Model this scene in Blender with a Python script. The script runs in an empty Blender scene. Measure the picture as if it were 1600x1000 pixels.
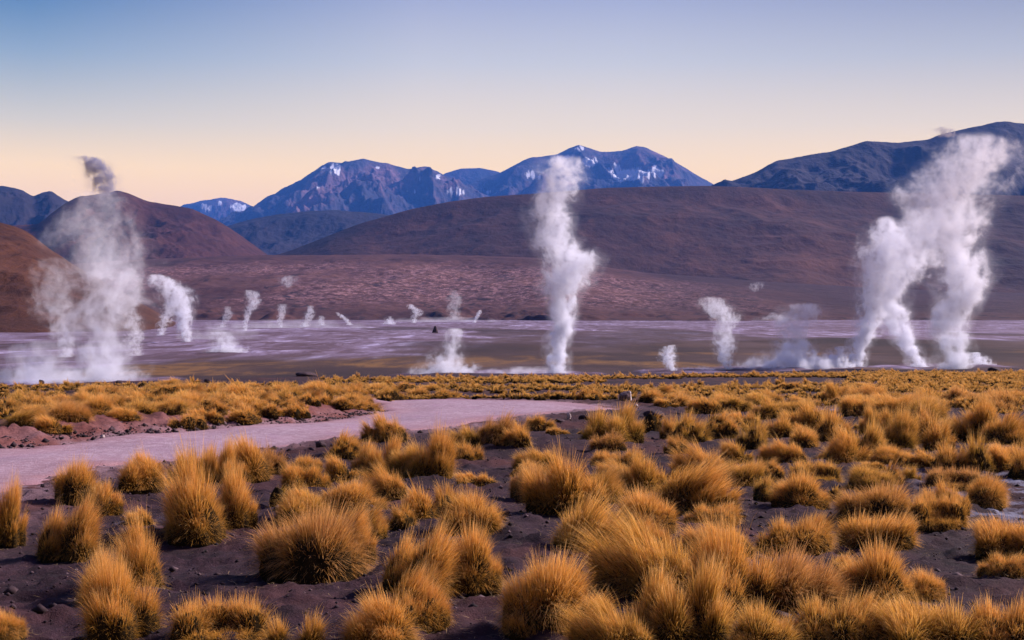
import bpy, math, random
import numpy as np

# ------------------------------------------------------------------ camera, world, sun, exposure
SC = bpy.context.scene
COL = SC.collection
R = math.radians
F = 2222.2            # focal length in photo pixels (50 mm lens on a 1600 px wide picture)
HOR = 490.0           # picture row of the true horizon
CAMZ = 2.3
cd = bpy.data.cameras.new("camera"); cam = bpy.data.objects.new("camera", cd); COL.objects.link(cam)
cd.lens = 50.0; cd.sensor_width = 36.0; cd.shift_y = -(500 - HOR) / 1600.0
cd.clip_start = 0.1; cd.clip_end = 80000
cam.location = (0, 0, CAMZ); cam.rotation_euler = (R(90), 0, 0)
SC.camera = cam

SUN_EL, SUN_AZ = 33.0, 66.0      # azimuth measured from the view direction to the right
w = bpy.data.worlds.new("World"); SC.world = w; w.use_nodes = True
nt = w.node_tree; N = nt.nodes; L = nt.links
for n in list(N): N.remove(n)
out = N.new("ShaderNodeOutputWorld")
sky = N.new("ShaderNodeTexSky"); sky.sky_type = 'NISHITA'; sky.sun_disc = False
sky.sun_elevation = R(SUN_EL); sky.sun_rotation = R(SUN_AZ); sky.altitude = 4300
sky.air_density = 1.0; sky.dust_density = 1.0; sky.ozone_density = 2.0
b1 = N.new("ShaderNodeBackground"); b1.inputs[1].default_value = 0.008
L.new(sky.outputs[0], b1.inputs[0])
tc = N.new("ShaderNodeTexCoord"); sp = N.new("ShaderNodeSeparateXYZ"); L.new(tc.outputs['Generated'], sp.inputs[0])
cr = N.new("ShaderNodeValToRGB"); L.new(sp.outputs[2], cr.inputs[0])
SKY = [(0.0, (2.4, 1.1, .13)), (.07, (2.55, 1.46, .20)), (.0985, (2.2, 1.42, .33)), (.129, (1.56, 1.20, .62)),
       (.173, (.95, .89, .76)), (.215, (.58, .59, .70)), (.45, (.36, .36, .88)), (1.0, (.30, .29, .82))]
el = cr.color_ramp.elements
while len(el) < len(SKY): el.new(0.5)
for e, (p, c) in zip(el, SKY): e.position = p; e.color = (*c, 1)
b2 = N.new("ShaderNodeBackground"); 
mk = N.new("ShaderNodeMath"); mk.operation = 'MULTIPLY_ADD'; L.new(sp.outputs[0], mk.inputs[0]); mk.inputs[1].default_value = 4.0; mk.inputs[2].default_value = 1.25; mk.use_clamp = True   # the sky is deeper blue high up on the left
mz = N.new("ShaderNodeMapRange"); L.new(sp.outputs[2], mz.inputs[0]); mz.inputs[1].default_value = .10; mz.inputs[2].default_value = .24
mi_ = N.new("ShaderNodeMath"); mi_.operation = 'SUBTRACT'; mi_.inputs[0].default_value = 1; L.new(mk.outputs[0], mi_.inputs[1])
mp = N.new("ShaderNodeMath"); mp.operation = 'MULTIPLY'; L.new(mi_.outputs[0], mp.inputs[0]); L.new(mz.outputs[0], mp.inputs[1])
mx_ = N.new("ShaderNodeMix"); mx_.data_type = 'RGBA'; mx_.blend_type = 'MULTIPLY'; L.new(mp.outputs[0], mx_.inputs[0]); L.new(cr.outputs[0], mx_.inputs[6]); mx_.inputs[7].default_value = (.02, .30, .50, 1)
mr_ = N.new("ShaderNodeMapRange"); L.new(sp.outputs[0], mr_.inputs[0]); mr_.inputs[1].default_value = .08; mr_.inputs[2].default_value = .40
mq_ = N.new("ShaderNodeMath"); mq_.operation = 'MULTIPLY'; L.new(mr_.outputs[0], mq_.inputs[0]); L.new(mz.outputs[0], mq_.inputs[1])
mw_ = N.new("ShaderNodeMix"); mw_.data_type = 'RGBA'; mw_.blend_type = 'MULTIPLY'; L.new(mq_.outputs[0], mw_.inputs[0]); L.new(mx_.outputs[2], mw_.inputs[6]); mw_.inputs[7].default_value = (.62, .60, .56, 1)
# the glow is ahead of the camera; the sky behind it is dimmer
bk = N.new("ShaderNodeMapRange"); L.new(sp.outputs[1], bk.inputs[0]); bk.inputs[1].default_value = -.5; bk.inputs[2].default_value = .6; bk.inputs[3].default_value = .60; bk.inputs[4].default_value = 1.0
mb_ = N.new("ShaderNodeVectorMath"); mb_.operation = 'SCALE'; L.new(mw_.outputs[2], mb_.inputs[0]); L.new(bk.outputs[0], mb_.inputs['Scale'])
L.new(mb_.outputs[0], b2.inputs[0]); b2.inputs[1].default_value = 0.425
ad = N.new("ShaderNodeAddShader"); L.new(b1.outputs[0], ad.inputs[0]); L.new(b2.outputs[0], ad.inputs[1])
L.new(ad.outputs[0], out.inputs[0])

sl = bpy.data.lights.new("sun", 'SUN'); so = bpy.data.objects.new("sun", sl); COL.objects.link(so)
sl.energy = 5.0; sl.angle = R(7); sl.color = (1.0, .86, .84)
so.rotation_euler = (R(90 - SUN_EL), 0, R(-SUN_AZ)); so.location = (60, 60, 60)
# a sun lamp shines along its -Z: after the turn it comes from the right, ahead of the camera
so.rotation_euler = (R(90 - SUN_EL), 0, R(180 - SUN_AZ))

SC.render.engine = 'CYCLES'
SC.view_settings.view_transform = 'Standard'; SC.view_settings.look = 'None'
SC.view_settings.exposure = 0.90; SC.view_settings.gamma = 1.0
cy = SC.cycles
cy.max_bounces = 8; cy.diffuse_bounces = 2; cy.glossy_bounces = 1; cy.transmission_bounces = 2
cy.volume_bounces = 5; cy.transparent_max_bounces = 8; cy.use_denoising = True
cy.caustics_reflective = False; cy.caustics_refractive = False
cy.volume_max_steps = 256

rnd = random.Random(7)
RNG = np.random.default_rng(11)

# ------------------------------------------------------------------ numeric noise
_P = np.random.default_rng(3).permutation(4096)
_G = np.random.default_rng(4).random(4096) * 2 - 1
def vnoise(x, y):
    xi = np.floor(x).astype(np.int64); yi = np.floor(y).astype(np.int64)
    fx = x - xi; fy = y - yi
    fx = fx * fx * fx * (fx * (fx * 6 - 15) + 10); fy = fy * fy * fy * (fy * (fy * 6 - 15) + 10)
    def h(a, b): return _G[_P[(_P[a & 4095] + b) & 4095]]
    a = h(xi, yi); b = h(xi + 1, yi); c = h(xi, yi + 1); d = h(xi + 1, yi + 1)
    return (a + (b - a) * fx) * (1 - fy) + (c + (d - c) * fx) * fy
def fbm(x, y, o=5, g=.5, l=2.03):
    s = 0; a = 1; t = 0
    for i in range(o):
        s = s + a * vnoise(x + 17.3 * i, y - 9.1 * i); t += a; a *= g; x, y = (x * .8 - y * .6) * l, (x * .6 + y * .8) * l
    return s / t
def ridged(x, y, o=5, g=.5, l=2.03):
    s = 0; a = 1; t = 0
    for i in range(o):
        s = s + a * (1 - 2 * np.abs(vnoise(x + 17.3 * i, y - 9.1 * i))); t += a; a *= g
        x, y = (x * .8 - y * .6) * l, (x * .6 + y * .8) * l
    return s / t
def sst(a, b, x):
    t = np.clip((x - a) / (b - a), 0, 1); return t * t * (3 - 2 * t)

# ------------------------------------------------------------------ object helpers
def props(o, label=None, cat=None, group=None, kind=None):
    if label: o['label'] = label
    if cat: o['category'] = cat
    if group: o['group'] = group
    if kind: o['kind'] = kind
    return o
def mesh_np(name, v, faces, mats, smooth=True, uv=None, attrs=None, mi=None):
    v = np.asarray(v, np.float32); faces = np.asarray(faces, np.int32)
    me = bpy.data.meshes.new(name); k = faces.shape[1]; n = len(faces)
    me.vertices.add(len(v)); me.vertices.foreach_set("co", v.ravel())
    me.loops.add(n * k); me.loops.foreach_set("vertex_index", faces.ravel())
    me.polygons.add(n); me.polygons.foreach_set("loop_start", np.arange(0, n * k, k, dtype=np.int32))
    if smooth: me.polygons.foreach_set("use_smooth", np.ones(n, bool))
    if mi is not None: me.polygons.foreach_set("material_index", np.asarray(mi, np.int32))
    for m in mats: me.materials.append(m)
    if uv is not None:
        ul = me.uv_layers.new(name="UVMap"); ul.data.foreach_set("uv", np.asarray(uv, np.float32)[faces.ravel()].ravel())
    for kname, a in (attrs or {}).items():
        at = me.attributes.new(kname, 'FLOAT', 'POINT'); at.data.foreach_set("value", np.asarray(a, np.float32).ravel())
    me.update(calc_edges=True); me.validate(clean_customdata=False)
    return me
def link(name, me, parent=None):
    o = bpy.data.objects.new(name, me); COL.objects.link(o); o.parent = parent; return o
def grid_faces(r, c):
    i = np.arange(r - 1)[:, None] * c + np.arange(c - 1)[None, :]
    i = i.ravel(); return np.stack([i, i + 1, i + c + 1, i + c], 1)

# ------------------------------------------------------------------ material helpers
class NB:
    def __init__(s, name):
        s.m = bpy.data.materials.new(name); s.m.use_nodes = True; s.t = s.m.node_tree
        for n in list(s.t.nodes): s.t.nodes.remove(n)
        s.out = s.n("ShaderNodeOutputMaterial")
    def n(s, typ, **k):
        x = s.t.nodes.new(typ)
        for a, b in k.items(): setattr(x, a, b)
        return x
    def l(s, a, b): s.t.links.new(a, b)
    def put(s, sock, v):
        if isinstance(v, bpy.types.NodeSocket): s.l(v, sock)
        elif isinstance(v, (tuple, list)) and len(v) == 3 and sock.type == 'RGBA': sock.default_value = (*v, 1)
        else: sock.default_value = v
    def math(s, op, a, b=0.0, c=None, clamp=False):
        x = s.n("ShaderNodeMath", operation=op, use_clamp=clamp); s.put(x.inputs[0], a); s.put(x.inputs[1], b)
        if c is not None: s.put(x.inputs[2], c)
        return x.outputs[0]
    def mix(s, f, a, b, mode='MIX'):
        x = s.n("ShaderNodeMix", data_type='RGBA', blend_type=mode); s.put(x.inputs[0], f); s.put(x.inputs[6], a); s.put(x.inputs[7], b)
        return x.outputs[2]
    def ramp(s, f, pts):
        x = s.n("ShaderNodeValToRGB"); e = x.color_ramp.elements
        while len(e) < len(pts): e.new(.5)
        for q, (p, c) in zip(e, pts):
            q.position = p; q.color = (*c, 1) if isinstance(c, tuple) else (c, c, c, 1)
        s.put(x.inputs[0], f); return x.outputs[0]
    def noise(s, vec, scale, det=4, rough=.55, dist=0.0, dims='3D'):
        x = s.n("ShaderNodeTexNoise", noise_dimensions=dims); s.l(vec, x.inputs['Vector'])
        x.inputs['Scale'].default_value = scale; x.inputs['Detail'].default_value = det
        x.inputs['Roughness'].default_value = rough; x.inputs['Distortion'].default_value = dist
        return x.outputs[0]
    def mapr(s, v, a, b, c=0.0, d=1.0, smooth=True):
        x = s.n("ShaderNodeMapRange", interpolation_type='SMOOTHSTEP' if smooth else 'LINEAR')
        s.put(x.inputs[0], v); x.inputs[1].default_value = a; x.inputs[2].default_value = b
        x.inputs[3].default_value = c; x.inputs[4].default_value = d; return x.outputs[0]
    def attr(s, name): return s.n("ShaderNodeAttribute", attribute_name=name).outputs['Fac']
    def pos(s, scale=(1, 1, 1)):
        g = s.n("ShaderNodeNewGeometry").outputs['Position']
        if scale == (1, 1, 1): return g
        v = s.n("ShaderNodeVectorMath", operation='MULTIPLY'); s.l(g, v.inputs[0]); v.inputs[1].default_value = scale; return v.outputs[0]
    def bsdf(s, col, rough=.9, spec=.2, bump=None, bs=.5, bd=.05):
        p = s.n("ShaderNodeBsdfPrincipled"); s.put(p.inputs['Base Color'], col); s.put(p.inputs['Roughness'], rough)
        p.inputs['Specular IOR Level'].default_value = spec
        if bump is not None:
            b = s.n("ShaderNodeBump"); b.inputs['Strength'].default_value = bs; b.inputs['Distance'].default_value = bd
            s.l(bump, b.inputs['Height']); s.l(b.outputs[0], p.inputs['Normal'])
        s.l(p.outputs[0], s.out.inputs[0]); return s.m

# ------------------------------------------------------------------ terrain
def row_dist(r): return 4499.0 / (r - HOR - 61.1)     # distance at which the foreground slope shows on a row
_rim_px = np.array([-600, 0, 100, 200, 330, 450, 800, 1200, 1400, 1600, 2200])
_rim_row = np.array([606, 602, 600.5, 597, 594, 591, 588, 584, 580, 579, 578])
def px2a(px): return (px - 800.0) / F
VALZ = -4.2
far_edge = [(-300, 740), (0, 705), (160, 690), (300, 678), (450, 662), (520, 652), (593, 641.5)]
road_px = [(-300, 740), (0, 703), (160, 689), (300, 677), (450, 661), (520, 652), (597, 641), (588, 634), (560, 629.0), (620, 627.5), (700, 627), (800, 628),
           (900, 630.5), (962, 636.5), (922, 640.5), (850, 648), (760, 661), (700, 668), (640, 672), (520, 692), (430, 705), (300, 717), (200, 722), (150, 728), (60, 752), (0, 769), (-300, 900)]
def plan(p): d = row_dist(p[1]); return (px2a(p[0]) * d, d)
ROAD = np.array([plan(p) for p in road_px]); FEDGE = np.array([plan(p) for p in far_edge])
def seg_dist(x, y, P, closed):
    d = np.full(x.shape, 1e9); n = len(P)
    for i in range(n if closed else n - 1):
        a = P[i]; b = P[(i + 1) % n]; ab = b - a
        t = np.clip(((x - a[0]) * ab[0] + (y - a[1]) * ab[1]) / (ab @ ab), 0, 1)
        d = np.minimum(d, np.hypot(x - a[0] - t * ab[0], y - a[1] - t * ab[1]))
    return d
def inside(x, y, P):
    c = np.zeros(x.shape, bool); n = len(P)
    for i in range(n):
        a = P[i]; b = P[i - 1]
        m = (a[1] > y) != (b[1] > y)
        with np.errstate(divide='ignore', invalid='ignore'):
            c ^= m & (x < (b[0] - a[0]) * (y - a[1]) / (b[1] - a[1]) + a[0])
    return c
def road_sd(x, y):
    d = seg_dist(x, y, ROAD, True); return np.where(inside(x, y, ROAD), -d, d)
MOUNDS = [(205, 832, .9, .12), (870, 700, 2.0, .14), (860, 760, 1.2, .12), (480, 710, 2.0, .16), (560, 700, 2.0, .15), (240, 760, 1.6, .14), (690, 905, .8, .08), (330, 905, .9, .07),
          (960, 655, 3.0, .18), (1280, 745, 1.5, .12), (1420, 660, 4.0, .2), (1200, 905, .8, .07), (830, 880, .7, .08), (60, 930, .9, .08)]
MND = [(*plan((a, b)), r, h) for a, b, r, h in MOUNDS]
def h_smooth(x, y):
    x = np.asarray(x, float); y = np.asarray(y, float)
    yy = np.maximum(y, 1.0)
    s = -0.0275 * np.maximum(y - 10, 0) + 0.0 * x
    px = np.clip(x / yy * F + 800, -600, 2200)
    dr = row_dist(np.interp(px, _rim_px, _rim_row)) * (1 + .03 * vnoise(x * .07, y * 0 + 3))
    s = -0.0275 * np.maximum(np.minimum(y, dr) - 10, 0)
    s = s + (VALZ - s) * sst(0, 22, y - dr)
    k = 1 - sst(70, 110, y)
    s = s + .16 * fbm(x * .16 + 5, y * .16, 3) * k
    # bank beyond the road on the left
    de = seg_dist(x, y, FEDGE, False)
    ye = np.interp(x, FEDGE[:, 0], FEDGE[:, 1])
    fx = FEDGE[-1, 0]
    on = ((y > ye) & (x < fx))
    b = .27 * sst(0, 2.0, de) * (1 - sst(9, 30, de)) * sst(0, 2.2, fx - x + .35 * (FEDGE[-1, 1] - y) * 0)
    s = s + np.where(on, b, 0)
    for mx, my, r, h in MND: s = s + h * np.exp(-((x - mx) ** 2 + ((y - my)) ** 2) / (r * r * .5))
    return s
def clods(x, y):
    c = .065 * fbm(x * 1.3, y * 1.3, 3) + .048 * np.maximum(fbm(x * 4.1 + 3, y * 4.1, 3) + .05, 0) * 2 + .016 * fbm(x * 13, y * 13, 2)
    return c * (1 - sst(60, 140, y))
_rng_t = np.exp(np.linspace(math.log(7.6), math.log(175), 2600))
def unproject(px, row):
    a = px2a(px); D = _rng_t; zr = CAMZ - (row - HOR) / F * D
    zg = h_smooth(a * D, D); k = np.argmax(zr <= zg)
    if zr[k] > zg[k]: k = len(D) - 1
    return a * D[k], D[k]

rows = np.concatenate([np.linspace(-14, 7.4, 50), np.exp(np.linspace(math.log(7.6), math.log(26000), 1050))])
cols = np.linspace(-1, 1, 720)
Y = np.repeat(rows[:, None], 720, 1); X = cols[None, :] * (.46 * np.maximum(Y, 0) + 9)
X = X + 0 * Y
rs = road_sd(X, Y)
onroad = 1 - sst(-.35, .25, rs + .25 * fbm(X * .9, Y * .9, 3))
_bd = np.where(Y > np.interp(X, FEDGE[:, 0], FEDGE[:, 1]), seg_dist(X, Y, FEDGE, False), 9)
Z = h_smooth(X, Y) + clods(X, Y) * (1 - onroad) + np.maximum(fbm(X * 2.3, Y * 2.3, 4), -.1) * .22 * sst(.3, 1.0, _bd) * (1 - sst(2.2, 3.5, _bd)) * (X < FEDGE[-1, 0])
Z += np.where(Y > 125, (.30 * fbm(X * .015, Y * .015, 3) + .40 * np.maximum(fbm(X * .09, Y * .03, 5) - .08, 0)) * sst(125, 200, Y), 0)
Z += np.where(Y > 9000, -200 * sst(9000, 26000, Y), 0)
frost = np.zeros_like(X)
for px_, r_, w_ in ((1590, 772, 1.1), (1565, 792, .9), (1365, 641, 1.6), (1300, 640, 1.4), (1570, 760, 1.2), (1180, 915, .5), (240, 818, .5)):
    mx, my = plan((px_, r_)); frost = np.maximum(frost, .40 * np.exp(-(((X - mx) / w_) ** 2 + ((Y - my) / (w_ * 1.0)) ** 2)))
# valley masks
sinter = np.zeros_like(X)
PXg = X / np.maximum(Y, 1) * F + 800; ROWg = HOR + F * (CAMZ - Z) / np.maximum(Y, 1)
nz = fbm(X * .012, Y * .006, 5); nz2 = fbm(X * .05, Y * .02 + 9, 4)
near_edge = np.interp(X / np.maximum(Y, 1), [-.45, -.36, -.22, -.08, 0, .1, .2, .36], [170, 185, 230, 255, 290, 305, 325, 335])
sinter = sst(-18, 30, Y - near_edge + 75 * nz + 45 * nz2) * (1 - sst(1350, 1500, Y)) * (1 - .7 * sst(.22, .4, fbm(X * .02 + 7, Y * .0065, 4)) * (Y < 700))
VENTS = [(150, 133, 9), (60, 130, 8), (866, 150, 6), (790, 150, 7), (694, 130, 6), (1055, 156, 4), (1095, 158, 6), (1137, 161, 5), (1240, 164, 9), (1305, 165, 6), (1336, 167, 5), (1438, 171, 6), (1490, 173, 8), (1535, 173, 5), (291, 302, 14), (350, 226, 12), (103, 172, 8)]
vent = np.zeros_like(X)
for px_, d_, w_ in VENTS:
    a_ = px2a(px_) * d_; vent = np.maximum(vent, np.exp(-(((X - a_) / w_) ** 2 + ((Y - d_) / (w_ * 1.4)) ** 2)))
Z += .25 * vent * (1 + fbm(X * .5, Y * .3, 4)) * (Y > 124)
sinter = np.maximum(sinter, sst(.30, .62, vent + .35 * fbm(X * .3, Y * .15, 4)))
gold = sst(.0, .3, fbm(X * .03 + 4, Y * .03, 4)) * (1 - sst(190, 260 + 60 * sst(-.05, .1, X / np.maximum(Y, 1)), Y + 40 * nz)) * sst(120, 135, Y)

def mat_ground():
    b = NB("volcanic soil"); P = b.pos()
    n1 = b.noise(P, 1.1, 5, .6); n2 = b.noise(P, 9, 5, .65); n3 = b.noise(P, 46, 4, .7)
    c = b.ramp(b.math('ADD', b.math('MULTIPLY', n1, .55), b.math('MULTIPLY', n2, .45)),
               [(.30, (.006, .004, .006)), (.46, (.018, .008, .0125)), (.60, (.036, .017, .025)), (.74, (.080, .049, .066))])
    c = b.mix(b.mapr(n3, .58, .76, 0, .55), c, (.17, .12, .14))
    c = b.mix(b.mapr(b.noise(P, .35, 3), .45, .7, 0, .6), c, (.085, .030, .028))
    c = b.mix(b.math('MULTIPLY', b.attr("bank"), b.mapr(n2, .25, .6, .35, 1)), c, (.17, .060, .052))
    fr = b.math('MULTIPLY', b.attr("frost"), b.mapr(b.noise(b.pos((1, 1, 1)), 2.6, 4, .6), .45, .60), clamp=True)
    c = b.mix(fr, c, (.34, .36, .52))
    c = b.mix(b.math('MULTIPLY', b.attr('dust'), b.mapr(n2, .3, .6, .35, .95)), c, (.24, .16, .19))
    # valley floor
    PV = b.pos((1, .35, 1)); v1 = b.noise(PV, .03, 6, .62); v2 = b.math('ADD', b.math('MULTIPLY', b.noise(b.pos((1, .35, 1)), .03, 8, .74, 1.0), .55), b.math('MULTIPLY', b.noise(b.pos((1, .12, 1)), .22, 6, .75), .45)); v3 = b.noise(b.pos((1, .22, 1)), .10, 7, .75, .6)
    vc = b.ramp(v1, [(.32, (.018, .011, .015)), (.5, (.042, .023, .024)), (.68, (.085, .053, .055))])
    vc = b.mix(b.math('MULTIPLY', b.attr("gold"), b.mapr(v3, .42, .58, .1, .85)), vc, (.17, .085, .030))
    sc = b.ramp(v2, [(.36, (.055, .034, .046)), (.45, (.11, .070, .10)), (.53, (.18, .135, .205)), (.62, (.41, .36, .54))])
    sc = b.mix(b.mapr(v3, .49, .58, 0, .8), sc, (.075, .042, .055))
    vc = b.mix(b.attr("sinter"), vc, sc)
    c = b.mix(b.attr("valley"), c, vc)
    bh = b.math('ADD', b.math('MULTIPLY', n2, .7), b.math('MULTIPLY', n3, .4))
    return b.bsdf(c, b.mapr(fr, 0, 1, .95, .4), .15, bh, .9, .05)
_bankd = seg_dist(X, Y, FEDGE, False)
bank = np.where((Y > np.interp(X, FEDGE[:, 0], FEDGE[:, 1]) - .5) & (X < FEDGE[-1, 0] + 1), 1 - sst(1.2, 3.0, _bankd + .6 * nz2), 0)
dust = np.exp(-np.maximum(rs, 0) * 1.15) * sst(-.25, .35, fbm(X * 1.4, Y * 1.1, 4) + .25) * (Y < 70) * (1 - sst(.4, 2.2, np.maximum(rs, 0)))
shoulder = np.exp(-np.maximum(rs, 0) * 1.6) * .55
me = mesh_np("ground", np.stack([X, Y, Z], -1).reshape(-1, 3), grid_faces(*X.shape), [mat_ground()],
             attrs=dict(dust=dust, frost=frost, bank=np.maximum(bank, shoulder * (Y < 70)), sinter=sinter, gold=gold, valley=sst(0, 16, Y - row_dist(np.interp(np.clip(PXg, -600, 2200), _rim_px, _rim_row)) + 3 * nz2)))
props(link("ground", me), kind='structure')

# road: its own graded sheet, its edges dipping under the soil
def mat_road():
    b = NB("packed pale gravel"); P = b.pos()
    n1 = b.noise(P, .8, 4); n2 = b.noise(P, 22, 4, .7); n3 = b.noise(b.pos((1, .35, 1)), 1.5, 3)
    c = b.ramp(n1, [(.3, (.28, .20, .245)), (.7, (.37, .275, .33))])
    c = b.mix(b.mapr(n2, .52, .66, 0, .6), c, (.52, .41, .50)); c = b.mix(b.mapr(n2, .34, .48, .7, 0), c, (.17, .105, .14))
    n5 = b.noise(P, 5, 5, .7); c = b.mix(b.mapr(n5, .40, .58, .75, 0), c, (.24, .15, .19)); c = b.mix(b.mapr(n3, .48, .7, 0, .5), c, (.30, .19, .26))
    c = b.mix(b.math('MULTIPLY', b.attr("edge"), .75), c, (.26, .115, .11))
    vo = b.n("ShaderNodeTexVoronoi"); vo.inputs['Scale'].default_value = 30; b.l(P, vo.inputs[0])
    return b.bsdf(c, .95, .1, b.math('ADD', n2, b.math('MULTIPLY', vo.outputs[0], .5)), .6, .03)
gx = np.arange(ROAD[:, 0].min() - 1, ROAD[:, 0].max() + 1, .16); gy = np.arange(max(11.5, ROAD[:, 1].min() - 1), ROAD[:, 1].max() + 1, .16)
GX, GY = np.meshgrid(gx, gy); sd = road_sd(GX, GY) + .30 * fbm(GX * .9, GY * .9, 3) + .28 * fbm(GX * 3.1, GY * 2.2, 3)
ruts = -.025 * np.exp(-((np.abs(sd + 1.2)) / .35) ** 2)
GZ = h_smooth(GX, GY) + .035 + ruts + .008 * fbm(GX * 2, GY * 2, 3) - .16 * sst(-.35, .25, sd)
keep = sd < .5; fc = grid_faces(*GX.shape); fc = fc[keep.ravel()[fc].all(1)]
used, inv = np.unique(fc, return_inverse=True)
me = mesh_np("road", np.stack([GX, GY, GZ], -1).reshape(-1, 3)[used], inv.reshape(-1, 4), [mat_road()],
             attrs=dict(edge=(np.exp(-np.abs(np.minimum(sd + .25 * fbm(GX * 2, GY * 2, 3), 0)) * 1.3)).ravel()[used]))
props(link("road", me), kind='structure')

# ------------------------------------------------------------------ hills and mountains
def ridge(name, crest, D, front, back, zfoot, amp, nscale, mat, snow=None, px0=None, px1=None, p=1.25, nu=420, nv=170, crest_amp=.12, seed=0., lobes=0., foot=0.):
    cx = np.array([c[0] for c in crest], float); cr_ = np.array([c[1] for c in crest], float)
    px0 = px0 or cx[0]; px1 = px1 or cx[-1]
    pu = np.linspace(px0, px1, nu); a = px2a(pu)
    row = np.interp(pu, cx, cr_)
    k = np.ones(5) / 5; rowp = np.pad(row, 2, mode='edge'); row = np.convolve(rowp, k, 'valid')
    v = np.concatenate([np.linspace(0, 1, nv), 1 + np.linspace(0, 1, nv // 4)[1:]])
    A, V = np.meshgrid(a, v); RW = np.repeat(row[None], len(v), 0)
    Yc = D * (1 + lobes * np.interp(pu, [px0, px1], [0, 1]))[None] + 0 * V
    fr_ = front * (1 + .10 * fbm(pu * .0045 + seed, pu * 0 + seed, 2))[None]
    Yy = np.where(V <= 1, Yc - fr_ * (1 - V), Yc + back * (V - 1))
    # profile
    Zc = CAMZ + (HOR - RW) / F * Yc
    s = np.where(V <= 1, np.clip(V, 0, 1) ** p * (1 - .0 * V), 1 - (V - 1) ** 1.5)
    Xx = A * Yy
    fade = sst(0, .25, V) * (1 - sst(.86, 1.0, V) * (1 - crest_amp))
    nn = ridged(Xx / nscale + seed, Yy / (nscale * 1.5) + seed, 6, .5) + .35 * fbm(Xx / nscale * 4, Yy / nscale * 2.5 + seed, 4)
    Zz = zfoot + (Zc - zfoot) * s + amp * (nn - .2) * fade * np.clip((Zc - zfoot) / (np.max(Zc) - zfoot), .15, 1)
    if foot: Zz += foot * np.maximum(fbm(Xx / 26, Yy / 60 + 3, 5) + .05, 0) * sst(0, .01, V) * (1 - sst(.06, .22, V)) * (.6 + .8 * sst(-.2, .3, fbm(Xx / 160, Yy * 0 + 8, 2)))
    at = {}
    sn = np.zeros_like(Zz)
    if snow:
        P_ = Xx / Yy * F + 800; Q_ = HOR - F * (Zz - CAMZ) / Yy
        base = 1.3 * ridged(Xx / (nscale * .22) + 9 + Yy / (nscale * 1.6), Yy / (nscale * .9), 5, .7) + .6 * fbm(Xx / (nscale * .07), Yy / (nscale * .14), 3) - .25
        for (sx, sy, rx, ry, st) in snow:
            sn = np.maximum(sn, st * np.exp(-(((P_ - sx) / rx) ** 2 + ((Q_ - sy) / ry) ** 2)))
        hf = .5 + .9 * fbm(Xx / (D * .0022) + Yy / (D * .02), Yy / (D * .03) + 3, 4) + .35 * base
        sn = sst(.50, .62, sn * (.30 + 1.0 * hf))
        sn = np.where(V <= 1.02, sn, 0)
    at['snow'] = sn; at['up'] = np.clip(V, 0, 1)
    me = mesh_np(name, np.stack([Xx, Yy, Zz], -1).reshape(-1, 3), grid_faces(*Xx.shape), [mat], attrs=at)
    return props(link(name, me), kind='structure')
def mat_hill(name, lo, mid, hi, sc, extra=None, bd=4., stretch=(1, .5, 1)):
    b = NB(name); P = b.pos(stretch)
    n1 = b.noise(P, sc, 6, .6); n2 = b.noise(P, sc * 7, 5, .65); n3 = b.noise(P, sc * 40, 3, .7)
    f = b.math('ADD', b.math('MULTIPLY', n1, .6), b.math('ADD', b.math('MULTIPLY', n2, .28), b.math('MULTIPLY', n3, .12)))
    c = b.ramp(f, [(.36, lo), (.50, mid), (.64, hi)])
    if extra: c = extra(b, c, n1, n2, n3)
    c = b.mix(b.attr("snow"), c, (.56, .57, .66))
    return b.bsdf(c, .95, .1, b.math('ADD', n2, b.math('MULTIPLY', n3, .22)), .7, bd)
m_far = mat_hill("far volcano rock", (.016, .020, .040), (.040, .034, .055), (.20, .105, .12), .0009, bd=60)  # blue in the rock strengthens the haze; pink patches stand in for sunlit slopes
m_right = mat_hill("right range rock", (.012, .010, .016), (.022, .017, .024), (.040, .028, .034), .0011, bd=30)
m_brown = mat_hill("brown hill scree", (.016, .007, .007), (.040, .016, .012), (.088, .036, .023), .0022, bd=12)
m_left = mat_hill("left hill scree", (.024, .009, .009), (.048, .018, .016), (.085, .034, .027), .004, bd=9)
m_near = mat_hill("rusty near slope", (.024, .010, .008), (.050, .019, .012), (.095, .037, .020), .012, bd=3)
def foot_extra(b, c, n1, n2, n3):
    P = b.pos((1, .55, 1)); up = b.attr("up")
    band = b.math('MULTIPLY', b.mapr(up, .10, .30), b.mapr(up, .90, .70))
    rocks = b.noise(P, .11, 6, .85); zone = b.noise(b.pos((1, .3, 1)), .0026, 3)
    k = b.math('MULTIPLY', band, b.math('MULTIPLY', b.mapr(zone, .36, .50), b.mapr(rocks, .47, .60)))
    c = b.mix(b.math('MULTIPLY', k, .9), c, (.27, .145, .155))
    d = b.noise(P, .03, 4, .8); k2 = b.math('MULTIPLY', b.mapr(up, .75, .5), b.mapr(d, .56, .63))
    c = b.mix(b.math('MULTIPLY', k2, .8), c, (.020, .012, .014))
    sx_ = b.n("ShaderNodeSeparateXYZ"); b.l(b.pos(), sx_.inputs[0]); xe = b.math('ADD', sx_.outputs[0], b.math('MULTIPLY', b.math('SUBTRACT', zone, .5), 900))
    return b.mix(b.math('MULTIPLY', b.mapr(xe, 80, 420), b.mapr(up, .05, .3, .35, .85)), c, (.030, .014, .015))   # the darker scree of the eastern half
m_foot = mat_hill("stony foothill", (.034, .014, .013), (.065, .028, .025), (.105, .048, .038), .006, foot_extra, bd=3)

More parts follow.
